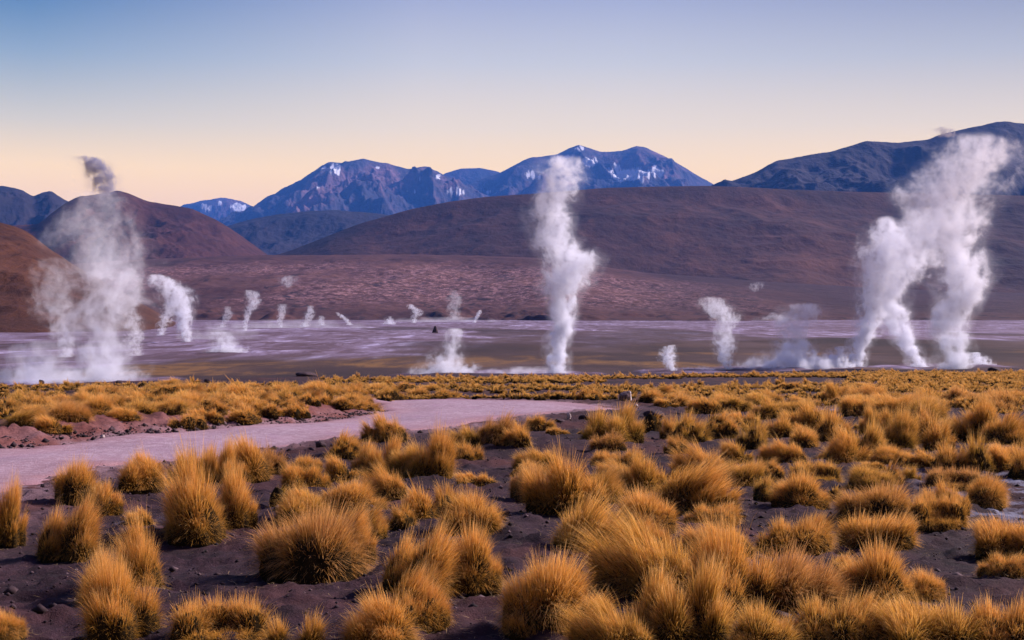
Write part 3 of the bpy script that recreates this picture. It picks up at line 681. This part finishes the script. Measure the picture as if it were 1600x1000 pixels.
for (lb0, coln, rowi), mem in cell.items():
    mem.sort(key=lambda q: q[0])
    for k, (px, c) in enumerate(mem):
        o_ = ORD[min(k, 19)] + " from left"
        lb = "%s golden %s, %s row, %s" % (o_, HEAD[lb0], ["nearest", "middle", "farthest"][rowi], coln)
        entries.append(c[:5] + (lb, grp[lb0], c[7]))
rest = vis[n_ind:] + [c for c in cand if not visible(c)]
for i, (x, y, wm, hm, kd, lb, g_, wp) in enumerate(entries):
    lod = 0 if wp >= 60 else (1 if wp > 34 else 2)
    me, hg, wd_ = proto(kd, i * 7 // 3, lod)
    o = link("grass_tussock", me); o.location = (x, y, float(h_smooth(x, y)) + .01)
    sx = wm * .90 / wd_; hm = .86 * max(hm - .42 * wm * (CAMZ - float(h_smooth(x, y))) / y, .35 * hm); flip = kd in ('dome', 'cone', 'wide', 'cluster')
    o.rotation_euler = (0, 0, (rnd.uniform(-.5, .5) + (math.pi if flip and i % 2 else 0)))
    o.scale = (sx, sx * rnd.uniform(.85, 1.05), hm / hg)
    props(o, lb, "tussock", g_)
# the rest: one mass of low tussocks
def mass():
    VV = []; FF = []; UU = []; MI = []; o = 0
    variants = []
    for k in range(6):
        lb = SH[['dome', 'wide', 'cone', 'lean', 'cluster', 'dome'][k]][k % 2 if k != 5 else 2]
        v, f, uv = blades(lb, 300, .034, 2, 50 + k); cv, cf = core(lb, .60, 8, 4)
        variants.append((np.concatenate([v, cv]), np.concatenate([f, cf + len(v)]), np.concatenate([uv, np.zeros((len(cv), 2))]), np.concatenate([np.zeros(len(f)), np.ones(len(cf))]), max(l[3] for l in lb)))
    for c in rest:
        x, y, wm, hm = c[:4]; v, f, uv, mi, hg = variants[rnd.randrange(6)]
        a = rnd.uniform(-.6, .6) + (math.pi if rnd.random() < .5 else 0); ca, sa = math.cos(a), math.sin(a)
        p = np.stack([(v[:, 0] * ca - v[:, 1] * sa) * wm + x, (v[:, 0] * sa + v[:, 1] * ca) * wm + y, v[:, 2] * hm / hg + float(h_smooth(x, y))], 1)
        VV.append(p); FF.append(f + o); UU.append(uv); MI.append(mi); o += len(v)
    return mesh_np("tussock_mass", np.concatenate(VV), np.concatenate(FF), [MG, MT], uv=np.concatenate(UU), mi=np.concatenate(MI))
o = link("grass_field", mass()); props(o, "low golden bunchgrass covering the far strip before the steaming valley", "grass", kind='stuff')

# ------------------------------------------------------------------ stones
def mat_rock(name, a, b_, white=0):
    b = NB(name); P = b.n("ShaderNodeTexCoord").outputs['Object']; n = b.noise(P, 3, 5, .65)
    c = b.ramp(n, [(.35, a), (.65, b_)])
    if white:
        s = b.n("ShaderNodeSeparateXYZ"); b.l(P, s.inputs[0])
        k = b.math('MULTIPLY', b.mapr(s.outputs[0], .26, .34), b.mapr(n, .35, .5)); c = b.mix(k, c, (.75, .68, .70))
    return b.bsdf(c, .9, .2, n, .6, .1)
MR = mat_rock("dark lava stone", (.022, .013, .017), (.075, .045, .055)); MRL = mat_rock("pale stone", (.30, .22, .22), (.55, .46, .46)); MRW = mat_rock("streaked boulder", (.07, .045, .05), (.17, .11, .12), 1)
def rock_mesh(seed, mat, n=10, spiky=.25, tall=1., taper=0.):
    g = np.random.default_rng(seed); nv = n; nu = n * 2
    th = np.linspace(0, math.pi, nv); ph = np.arange(nu) / nu * 2 * math.pi; Tt, Pp = np.meshgrid(th, ph, indexing='ij')
    x = np.sin(Tt) * np.cos(Pp); y = np.sin(Tt) * np.sin(Pp); z = np.cos(Tt)
    tp = 1 - taper * (z * .5 + .5); x = x * tp; y = y * tp
    for _ in range(9):      # cut flat facets
        d = g.normal(size=3); d /= np.linalg.norm(d); t = x * d[0] + y * d[1] + z * d[2]; k = .62 + g.random() * .25
        e = np.maximum(t - k, 0); x, y, z = x - d[0] * e, y - d[1] * e, z - d[2] * e
    nzz = 1 + spiky * fbm(x * 1.7 + seed, y * 1.7 + z * 2.1, 4); x, y, z = x * nzz, y * nzz * .9, z * nzz * tall
    x[0] = x[0].mean(); y[0] = y[0].mean(); x[-1] = x[-1].mean(); y[-1] = y[-1].mean(); z[0] = z[0].mean(); z[-1] = z[-1].mean()
    i = np.arange(nv - 1)[:, None] * nu + np.arange(nu)[None]; j = np.arange(nv - 1)[:, None] * nu + (np.arange(nu)[None] + 1) % nu
    return mesh_np("rock", np.stack([x, y, z], -1).reshape(-1, 3) * .5, np.stack([i.ravel(), i.ravel() + nu, j.ravel() + nu, j.ravel()], 1), [mat], smooth=False)
RK = [rock_mesh(s, MR, 12) for s in range(4)]; RKL = [rock_mesh(s + 20, MRL) for s in range(2)]; RKW = rock_mesh(41, MRW, 16, .2, 1.1)
def rock(px, row, wp, hp, me, label, group=None, name="rock", d=None):
    if d is None: x, y = unproject(px, row); z = float(h_smooth(x, y))
    else: y = d; x = px2a(px) * d; z = CAMZ - (row - HOR) / F * d
    o = link(name, me); o.location = (x, y, z + .28 * hp / F * y); s = wp / F * y; o.scale = (s, s, hp / F * y * 1.25)
    o.rotation_euler = (0, 0, 0 if me is RKW else rnd.uniform(-.6, .6)); return props(o, label, "rock", group)
rock(978, 626, 24, 17, RKW, "upright grey boulder with a white streaked face standing beyond the road's end", name="boulder")
rock(889, 655, 7, 11, RKL[0], "small white stone standing on the bare mound at the road's end")
rock(993, 636, 8, 6, RKL[1], "small pale stone in front of the streaked boulder")
rock(160, 686, 8, 8, RKL[1], "pale stone at the foot of the bank at the left of the road")
rock(873, 661, 18, 9, RK[0], "dark stone left of the small white stone on the mound")
rock(915, 657, 22, 11, RK[1], "dark stone right of the small white stone on the mound")
rock(1023, 652, 34, 14, RK[2], "broad dark stone in front of the streaked boulder")
for px, rw, wp, hp, lb in ((65, 601, 11, 9, "dark rounded rock on the rim under the big left steam plume"), (34, 604, 13, 6, "low dark rock left of the rounded one on the rim"), (187, 600, 13, 7, "flat dark rock on the rim at the right foot of the left plume"),
      (82, 606, 10, 6, "dark rock just right of the rounded one on the rim"), (325, 598, 14, 7, "dark rock on the rim right of the left plume"), (734, 592, 9, 10, "dark upright rock right of the low central steam"),
      (479, 588, 34, 9, "long dark rock heap on the valley edge left of centre"), (1552, 582, 20, 11, "dark rock at the right end of the rim beyond the right plumes"), (1100, 585, 9, 4, "small dark rock on the rim between the two thin right plumes"), (1476, 584, 10, 7, "dark rock on the rim below the tallest right plume"), (4, 604, 12, 7, "dark rock on the rim at the left edge")):
    rock(px, rw, wp, hp, RK[(px) % 4], lb)
for k, (px, rw, wp, hp, lb) in enumerate(((425, 709, 10, 7, "leftmost of the small dark stones at the near road edge"), (440, 712, 9, 6, "second from the left of the small dark stones at the near road edge"), (455, 708, 14, 9, "dark stone before the gap at the near road edge"), (502, 699, 18, 13, "largest dark stone at the near road edge"),
      (520, 700, 12, 8, "dark stone right of the largest one at the near road edge"), (488, 705, 12, 7, "dark stone left of the largest one at the near road edge"), (67, 762, 9, 8, "single dark stone on the near road edge at the far left"), (362, 930, 13, 10, "reddish stone on bare soil behind the horseshoe tussock"))):
    rock(px, rw, wp, hp, RK[k % 4], lb)
rock(680, 521, 13, 13, rock_mesh(77, MR, 16, .5, 1.5, .85), "lone dark peaked rock on the pale valley flats behind the low central steam", d=470)
# gravel
def gravel():
    g = np.random.default_rng(21); VV = []; FF = []; o = 0
    base = np.array([(1, 0, 0), (-1, 0, 0), (0, 1, 0), (0, -1, 0), (0, 0, 1), (0, 0, -1)], float); fb = np.array([(0, 2, 4), (2, 1, 4), (1, 3, 4), (3, 0, 4), (2, 0, 5), (1, 2, 5), (3, 1, 5), (0, 3, 5)])
    n = 9000; d = np.sqrt(g.uniform(9 ** 2, 62 ** 2, n)); d = np.where(g.random(n) < .55, g.uniform(9, 30, n), d); x = g.uniform(-.42, .42, n) * d
    sdr = road_sd(x, d); s = g.lognormal(math.log(.014), .65, n); s = np.where(sdr < 0, s * .45, s)
    nb = 1500; t = g.random(nb) * (len(FEDGE) - 1); i = t.astype(int); f = t - i
    bx = FEDGE[i, 0] * (1 - f) + FEDGE[i + 1, 0] * f; by = FEDGE[i, 1] * (1 - f) + FEDGE[i + 1, 1] * f
    x = np.concatenate([x, bx + g.uniform(-.5, .3, nb)]); d = np.concatenate([d, by + g.uniform(.3, 2.2, nb)]); s = np.concatenate([s, g.lognormal(math.log(.026), .6, nb)])
    z = h_smooth(x, d) + clods(x, d) * (road_sd(x, d) > .2)
    for k in range(len(x)):
        v = base * g.uniform(.6, 1.25, (6, 3)) * np.array([1, 1, .7]) * min(s[k], .11); a = g.random() * 6.28; ca, sa = math.cos(a), math.sin(a)
        v = np.stack([v[:, 0] * ca - v[:, 1] * sa + x[k], v[:, 0] * sa + v[:, 1] * ca + d[k], v[:, 2] + z[k] + min(s[k], .11) * .25], 1); VV.append(v); FF.append(fb + o); o += 6
    b = NB("loose stones"); P = b.pos(); c = b.ramp(b.noise(P, 5, 2), [(.40, (.012, .007, .010)), (.55, (.045, .026, .032)), (.68, (.14, .09, .10))]); m = b.bsdf(c, .9, .2)
    return mesh_np("gravel", np.concatenate(VV), np.concatenate(FF), [m], smooth=False)
props(link("gravel", gravel()), "loose dark stones strewn over soil, bank and road", "gravel", kind='stuff')

def litter():
    g = np.random.default_rng(5); near = [e for e in entries if e[1] < 42]; n = 16000
    w8 = np.array([e[2] for e in near]); ii = g.choice(len(near), n, p=w8 / w8.sum()); c = np.array([[e[0], e[1], e[2]] for e in near])[ii]
    a = g.random(n) * 6.28; rr = c[:, 2] * (.45 + np.abs(g.normal(0, .42, n))); x = c[:, 0] + np.cos(a) * rr; y = c[:, 1] + np.sin(a) * rr
    z = h_smooth(x, y) + clods(x, y) + .012; t = g.random(n) * 6.28; ln = g.uniform(.03, .13, n); wd = g.uniform(.003, .007, n)
    d = np.stack([np.cos(t), np.sin(t), g.normal(0, .15, n)], 1) * ln[:, None] * .5; s_ = np.stack([-np.sin(t), np.cos(t), 0 * t], 1) * wd[:, None] * .5; P_ = np.stack([x, y, z], 1)
    V = np.stack([P_ - d - s_, P_ - d + s_, P_ + d + s_ * .3, P_ + d - s_ * .3], 1).reshape(-1, 3); Fc = np.arange(n * 4).reshape(-1, 4)
    b = NB("fallen straw"); c_ = b.ramp(b.noise(b.pos(), 9, 2), [(.4, (.10, .065, .035)), (.6, (.34, .23, .12))])
    return mesh_np("straw_litter", V, Fc, [b.bsdf(c_, .9, .1)])
props(link("straw_litter", litter()), "fallen dead straw lying on the dark soil round the tussocks", "straw", kind='stuff')

# ------------------------------------------------------------------ steam
def steam(label, pts, d, tau=3., rough=.9, ws=1., depth=.85, dens=None, name="steam_plume", group=None, freq=1.0, soft=.42, col=(.885, .908, .998), drift=0.):  # bluish default col: skylight on the steam put into its albedo
    """pts: (row, column, half-width) from the vent upwards, in photo pixels, placed at distance d"""
    pts = sorted(pts, key=lambda p: -p[0]); r0 = pts[0][0]; H = (r0 - pts[-1][0]) / F * d
    c0 = pts[0][1]; xs = np.array([(p[1] - c0) / F * d for p in pts]); rs_ = np.array([p[2] / F * d * ws for p in pts]); ts = np.array([(r0 - p[0]) / F * d / H for p in pts])
    dens = dens or [1.0] * len(pts)
    xmin, xmax = xs.min() - 1e-3, xs.max() + 1e-3; rmax = rs_.max()
    b = NB("steam " + name); P = b.n("ShaderNodeTexCoord").outputs['Object']
    rm = rs_.mean(); wn = b.n("ShaderNodeTexNoise"); b.l(P, wn.inputs['Vector']); wn.inputs['Scale'].default_value = .55 * freq / rm; wn.inputs['Detail'].default_value = 2
    wv = b.n("ShaderNodeVectorMath", operation='SUBTRACT'); b.l(wn.outputs['Color'], wv.inputs[0]); wv.inputs[1].default_value = (.5, .5, .5)
    wm = b.n("ShaderNodeVectorMath", operation='SCALE'); b.l(wv.outputs[0], wm.inputs[0]); wm.inputs['Scale'].default_value = rm * .8
    pa = b.n("ShaderNodeVectorMath", operation='ADD'); b.l(P, pa.inputs[0]); b.l(wm.outputs[0], pa.inputs[1])
    s0 = b.n("ShaderNodeSeparateXYZ"); b.l(P, s0.inputs[0]); s = b.n("ShaderNodeSeparateXYZ"); b.l(pa.outputs[0], s.inputs[0])
    t = b.math('DIVIDE', s0.outputs[2], H, clamp=True)
    def curve(vals):
        fc = b.n("ShaderNodeFloatCurve"); cu = fc.mapping.curves[0]
        while len(cu.points) < len(ts): cu.points.new(.5, .5)
        for q, tt, vv in zip(cu.points, ts, vals): q.location = (float(tt), float(vv)); q.handle_type = 'AUTO_CLAMPED'
        fc.mapping.update(); b.l(t, fc.inputs['Value']); return fc.outputs[0]
    cx = b.math('ADD', b.math('MULTIPLY', curve((xs - xmin) / (xmax - xmin)), xmax - xmin), xmin)
    rr = b.math('MULTIPLY', curve(rs_ / rmax), rmax)
    dx = b.math('DIVIDE', b.math('SUBTRACT', s.outputs[0], cx), rr); dy = b.math('DIVIDE', s.outputs[1], b.math('MULTIPLY', rr, depth))
    dd = b.math('SQRT', b.math('ADD', b.math('MULTIPLY', dx, dx), b.math('MULTIPLY', dy, dy)))
    ns = b.n("ShaderNodeTexNoise"); b.l(pa.outputs[0], ns.inputs['Vector']); ns.inputs['Scale'].default_value = 1.15 * freq / rm; ns.inputs['Detail'].default_value = 6; ns.inputs['Roughness'].default_value = .68
    f = b.math('ADD', b.math('SUBTRACT', .84, dd), b.math('MULTIPLY', b.math('SUBTRACT', ns.outputs[0], .5), b.math('MULTIPLY_ADD', b.math('DIVIDE', rr, rm), 1.7 * rough, 1.4 * rough)))
    k = b.math('ADD', b.mapr(f, 0.0, soft, 0, .85), b.mapr(f, -.60, .35, 0, .11))
    k = b.math('MULTIPLY', k, curve(np.array(dens) / max(dens))); 
    n2_ = b.n("ShaderNodeTexNoise"); b.l(pa.outputs[0], n2_.inputs['Vector']); n2_.inputs['Scale'].default_value = 2.4 * freq / rm; n2_.inputs['Detail'].default_value = 5; n2_.inputs['Roughness'].default_value = .65
    k = b.math('MULTIPLY', k, b.mapr(n2_.outputs[0], .38, .62, .10, 1.15))
    k = b.math('MULTIPLY', k, b.mapr(dd, 1.55, 1.25))
    if drift: k = b.math('MULTIPLY', k, b.mapr(b.math('ADD', t, b.math('MULTIPLY', b.math('SUBTRACT', ns.outputs[0], .5), .5)), .02, drift + .25))
    k = b.math("MULTIPLY", k, b.mapr(t, 1.0, .96))
    k = b.math('MULTIPLY', k, b.math('MINIMUM', b.math('DIVIDE', rm, rr), 2.6))
    den = b.math('MULTIPLY', k, 1.25 * tau * max(dens) / (1.1 * rm))
    pv = b.n("ShaderNodeVolumePrincipled"); pv.inputs['Color'].default_value = (*col, 1); pv.inputs['Anisotropy'].default_value = .1
    b.l(den, pv.inputs['Density']); b.l(pv.outputs[0], b.out.inputs['Volume'])
    b.m.cycles.volume_step_rate = .45
    # hull
    nv, nu = 40, 20; tt = np.linspace(0, 1, nv); cxx = np.interp(tt, ts, xs); rx = np.interp(tt, ts, rs_)
    rk = np.convolve(np.pad(rx, 1, mode='edge'), [.25, .5, .25], 'valid'); ph = np.arange(nu) / nu * 2 * math.pi
    Tt, Pp = np.meshgrid(tt, ph, indexing='ij'); g = np.random.default_rng(len(label)); lump = 1.42 + .10 * fbm(Pp * 1.5 + len(label), Tt * 9, 2)
    cap = np.where((Tt == 0) | (Tt == 1), .6, 1)
    pad = rm * .55 * np.minimum(1, Tt * 8)
    rxx = (rk[:, None] * lump + pad * .45) * cap
    v = np.stack([cxx[:, None] + np.cos(Pp) * rxx, np.sin(Pp) * rxx * depth, Tt * H], -1).reshape(-1, 3)
    i = np.arange(nv - 1)[:, None] * nu + np.arange(nu)[None]; j = np.arange(nv - 1)[:, None] * nu + (np.arange(nu)[None] + 1) % nu
    q = np.stack([i.ravel(), j.ravel(), j.ravel() + nu, i.ravel() + nu], 1)
    n0 = len(v); v = np.concatenate([v, [[cxx[0], 0, -.02]], [[cxx[-1], 0, H * 1.002]]])
    c1 = np.stack([np.arange(nu), np.full(nu, n0), (np.arange(nu) + 1) % nu], 1); tp = (nv - 1) * nu
    c2 = np.stack([tp + np.arange(nu), tp + (np.arange(nu) + 1) % nu, np.full(nu, n0 + 1)], 1)
    me = bpy.data.meshes.new(name); me.from_pydata(v.tolist(), [], q.tolist() + c1.tolist() + c2.tolist()); me.materials.append(b.m); me.update()
    o = link(name, me); o.location = (px2a(c0) * d, d, CAMZ - (r0 - HOR) / F * d); return props(o, label, "steam", group)
G1, G2 = "tall steam plumes of the geyser field", "small far steam wisps at the foot of the hills"
def vd(row): return (CAMZ - VALZ) * F / (row - HOR)
steam("broad white steam plume, the largest on the left, reaching up to the hilltop", [(604,148,66),(585,152,62),(550,158,60),(520,163,60),(480,170,64),(440,172,68),(405,170,72),(370,160,74),(340,157,66),(312,156,48),(298,158,34)], 133, 1.7, 1.1,
      dens=[1.2,1.1,1,.9,.8,.7,.6,.4,.32,.2], group=G1)
steam("dark grey puff above the hilltop, over the largest left plume", [(308,160,22),(294,160,27),(278,160,27),(262,154,27),(250,142,24),(243,128,12)], 137, 3.4, .6, freq=.75, dens=[.9,1,1,1,.8,.4], name="steam_puff", col=(.36,.37,.52), drift=.03)  # unlit steam: its shade is put into a darker volume colour
steam("thin pale steam rising left of the large left plume", [(558,103,15),(535,102,20),(505,97,30),(470,85,38),(430,85,38),(400,95,26)], 170, 1.1, 1., dens=[1.3,1,.6,.45,.3,.1], group=G1)
steam("low ground steam at the left edge of the valley", [(606,40,80),(590,45,78),(570,50,70),(550,55,60),(530,60,40)], 128, 1.6, 1.2, dens=[1.6,1.1,.7,.5,.2], name="ground_steam")
steam("wispy steam strand along the right side of the large left plume", [(556,212,12),(530,212,14),(505,210,14),(480,208,9)], 165, .9, 1.1, dens=[.8,1,.8,.4])
steam("curling white steam plume leaning left, right of the large left plume", [(538,291,9),(520,290,12),(500,287,15),(480,284,20),(462,276,28),(447,262,28),(434,248,20),(427,242,9)], 300, 2.2, .95, dens=[1.2,1.2,1.1,1,.9,.8,.6,.2], group=G1)
steam("thin steam strand left of the curling left leaning plume", [(524,250,7),(505,256,11),(485,264,13),(468,270,9)], 360, 1.2, 1., dens=[1,1,.8,.3])
steam("low wide patch of steam on the flats right of the curling plume", [(555,350,32),(545,350,30),(532,350,25),(518,348,16)], 225, 1.8, 1.1, dens=[1.4,1,.7,.4], name="ground_steam")
steam("tall narrow white geyser plume in the centre of the picture", [(588,866,24),(572,868,20),(540,873,20),(500,878,23),(465,880,30),(438,886,42),(412,892,46),(388,880,42),(355,860,38),(325,862,35),(295,874,34),(268,880,38),(250,878,36),(240,875,16)], 148, 3.8, .88,
      dens=[1.2,1.3,1.3,1.2,1,.9,.85,.8,.7,.65,.55,.5,.4,.15], group=G1)
steam("low line of ground steam left of the foot of the central plume", [(588,800,60),(580,805,55),(572,815,35)], 150, 1.2, 1.3, name="ground_steam", depth=.5, dens=[1.4,.8,.3])
steam("leftmost stem of the great right hand steam, rising from its own vent", [(578,1336,13),(560,1338,17),(530,1348,20),(500,1360,25),(470,1366,28),(430,1370,34),(395,1378,38),(365,1386,34),(345,1388,22),(335,1388,9)], 166, 3.8, .95, dens=[1.4,1.3,1.1,1,.8,.7,.65,.55,.4,.2], group=G1)
steam("middle stem of the great right hand steam, leaning left as it rises", [(576,1438,17),(560,1428,18),(535,1414,22),(505,1400,26),(470,1390,28),(435,1400,44),(400,1415,58),(370,1425,55),(345,1440,44),(320,1455,30)], 170, 3.4, 1.0, dens=[1.5,1.3,1.1,.9,.7,.6,.55,.5,.4,.2], group=G1)
steam("tallest white steam plume on the right, billowing to the upper right corner hill", [(576,1490,30),(550,1488,30),(520,1484,34),(485,1490,35),(450,1503,43),(420,1508,46),(395,1498,50),(365,1482,60),(330,1478,66),(295,1490,74),(262,1515,76),(235,1532,64),(216,1532,46),(204,1520,20)], 160, 3.1, .98,
      dens=[1.2,1.2,1.1,1.05,1,.95,.95,.8,.7,.6,.5,.45,.35,.1], group=G1)
steam("small detached grey puff above the tallest right plume", [(216,1480,12),(210,1478,17),(204,1475,18),(198,1472,9)], 176, 1.6, .9, dens=[.6,1,1,.4], name="steam_puff", col=(.40,.40,.50), drift=.1)  # steam darkened in its colour here too, to read as unlit
steam("low steam at the right foot of the tallest right plume", [(574,1535,18),(562,1528,20),(550,1522,11)], 172, 2.4, 1., dens=[1,1,.5], name="ground_steam")
steam("ragged low bank of steam left of the centre plume", [(590,694,40),(578,694,40),(566,696,34),(552,702,24),(535,708,17),(512,708,15)], 128, 1.8, 1.25, ws=1.12, dens=[1.6,1.3,1,.8,.7,.4])
steam("faint steam haze above the ragged low bank near the centre", [(500,708,14),(485,710,13),(468,711,14),(452,710,9)], 600, .6, 1., dens=[.8,.8,.6,.2], name="steam_wisp")
steam("small bent steam jet right of the central plume, leaning left", [(584,1055,7),(572,1048,10),(558,1043,13),(545,1045,12),(538,1052,6)], 155, 2.2, 1.0, dens=[1.4,1.2,.9,.6,.2], group=G1)
steam("thin steam jet widening into a cloud, between bent jet and tattered bank", [(581,1137,8),(568,1134,12),(550,1132,16),(530,1133,18),(508,1136,20),(488,1128,26),(472,1116,24),(462,1108,10)], 160, 2.3, 1.05, dens=[1.6,1.5,1,.55,.4,.6,.5,.2], group=G1)
steam("wide tattered bank of steam left of the great right hand steam", [(579,1240,66),(568,1238,62),(556,1236,50),(540,1240,34),(520,1243,26),(500,1245,36),(482,1252,36),(472,1255,18)], 163, 3.4, 1.15, dens=[1.6,1.3,1,.8,.5,.35,.35,.1], group=G1)
steam("low steam filling the gap just left of the great right hand steam", [(578,1305,28),(566,1304,28),(552,1310,22),(540,1316,12)], 164, 3.0, 1.1, dens=[1.2,1,.7,.3], name="ground_steam")
steam("low steam creeping between the bent jet and the thin jet", [(583,1095,34),(577,1092,30),(571,1088,18)], 158, 2.2, 1.2, dens=[1.3,.9,.3], name="ground_steam", depth=.35)
steam("low steam line on the far flats below the row of small wisps", [(513,455,105),(508,455,100),(503,450,85),(498,445,50)], 640, 1.1, 1.3, name="ground_steam", depth=.3, dens=[1.3,.9,.6,.3])
steam("low steam line on the far flats behind the dark peaked rock", [(503,690,75),(499,690,70),(495,690,50)], 900, 1.0, 1.3, name="ground_steam", depth=.3, dens=[1.2,.8,.3])
steam("thin steam drifting over the flats right of the curling plume", [(530,330,60),(522,335,60),(512,340,50),(502,345,30)], 330, .6, 1.35, name="ground_steam", depth=.5, dens=[1,.9,.6,.3])
steam("pale steam creeping along the vents between bent jet and right cluster", [(581,1190,110),(577,1190,105),(572,1190,80)], 160, 1.6, 1.3, name="ground_steam", depth=.2, dens=[1.4,.9,.3])
for lb, pts, tau in (
  ("crooked steam wisp at the foot of the hills, above the low wide patch", [(517,383,5),(503,384,6),(488,388,9),(472,396,14),(458,393,13),(452,388,7)], 1.5),
  ("short steam wisp right of the crooked one at the foot of the hills", [(512,438,6),(500,438,7),(488,441,9),(474,442,10)], 1.3),
  ("pale double steam wisp right of the short one at the foot of the hills", [(511,474,9),(500,480,10),(488,484,9),(477,486,6)], 1.6),
  ("tiny steam wisp right of the pale double one", [(509,503,7),(500,502,8),(493,502,5)], 1.2),
  ("small steam wisp streaming left, halfway between the left and centre plumes", [(508,546,6),(502,543,6),(495,535,6),(488,526,4)], 1.8),
  ("squat white steam puff right of the one streaming left", [(507,607,12),(501,608,11),(494,610,6)], 1.8),
  ("hooked steam wisp left of the dark peaked rock", [(505,646,5),(497,648,7),(488,652,10),(480,644,9),(475,640,4)], 1.6),
  ("slim slanting steam wisp right of the dark peaked rock", [(504,741,3.5),(497,744,4),(490,748,4.5),(484,751,3)], 2.4),
  ("faint steam wisp left of the crooked one", [(512,345,8),(500,352,9),(488,356,10),(478,356,6)], .9),
  ("small faint puff drifting above the foothill, left of centre", [(452,448,3),(446,449,12),(438,450,17),(430,452,12)], .8),
  ("faint low steam at the foot of the brown hill near the thin jet", [(503,1215,40),(498,1212,34),(492,1208,20),(488,1206,8)], .7),
  ("faint grey wisp on the brown hill above the wide tattered bank", [(458,1178,3),(453,1179,11),(447,1182,16),(440,1186,9)], .40)):
    dd_ = vd(max(pts[0][0], 504)) if pts[0][0] > 480 else 1200
    steam(lb, pts, dd_, tau * .62, 1.1, ws=.85, group=G2, name="steam_wisp", dens=[1.2] + [1] * (len(pts) - 2) + [.3], drift=.2 if ('puff drifting' in lb or 'low steam at' in lb or 'grey wisp' in lb) else 0.)

# ------------------------------------------------------------------ haze
def haze():
    x0, x1, y0, y1, z0, z1 = -13000, 13000, -400, 26500, -240, 2100
    v = [(x, y, z) for x in (x0, x1) for y in (y0, y1) for z in (z0, z1)]
    f = [(0, 1, 3, 2), (4, 6, 7, 5), (0, 4, 5, 1), (2, 3, 7, 6), (0, 2, 6, 4), (1, 5, 7, 3)]
    me = bpy.data.meshes.new("haze"); me.from_pydata(v, [], f); m = bpy.data.materials.new("blue distance haze"); m.use_nodes = True; t = m.node_tree
    for n in list(t.nodes): t.nodes.remove(n)
    o_ = t.nodes.new("ShaderNodeOutputMaterial"); p = t.nodes.new("ShaderNodeVolumePrincipled")
    p.inputs['Color'].default_value = (.08, .29, .97, 1); p.inputs['Density'].default_value = .50 / 16000; p.inputs['Anisotropy'].default_value = 0
    t.links.new(p.outputs[0], o_.inputs['Volume']); me.materials.append(m); m.cycles.homogeneous_volume = True
    props(link("haze", me), kind='stuff')
haze()
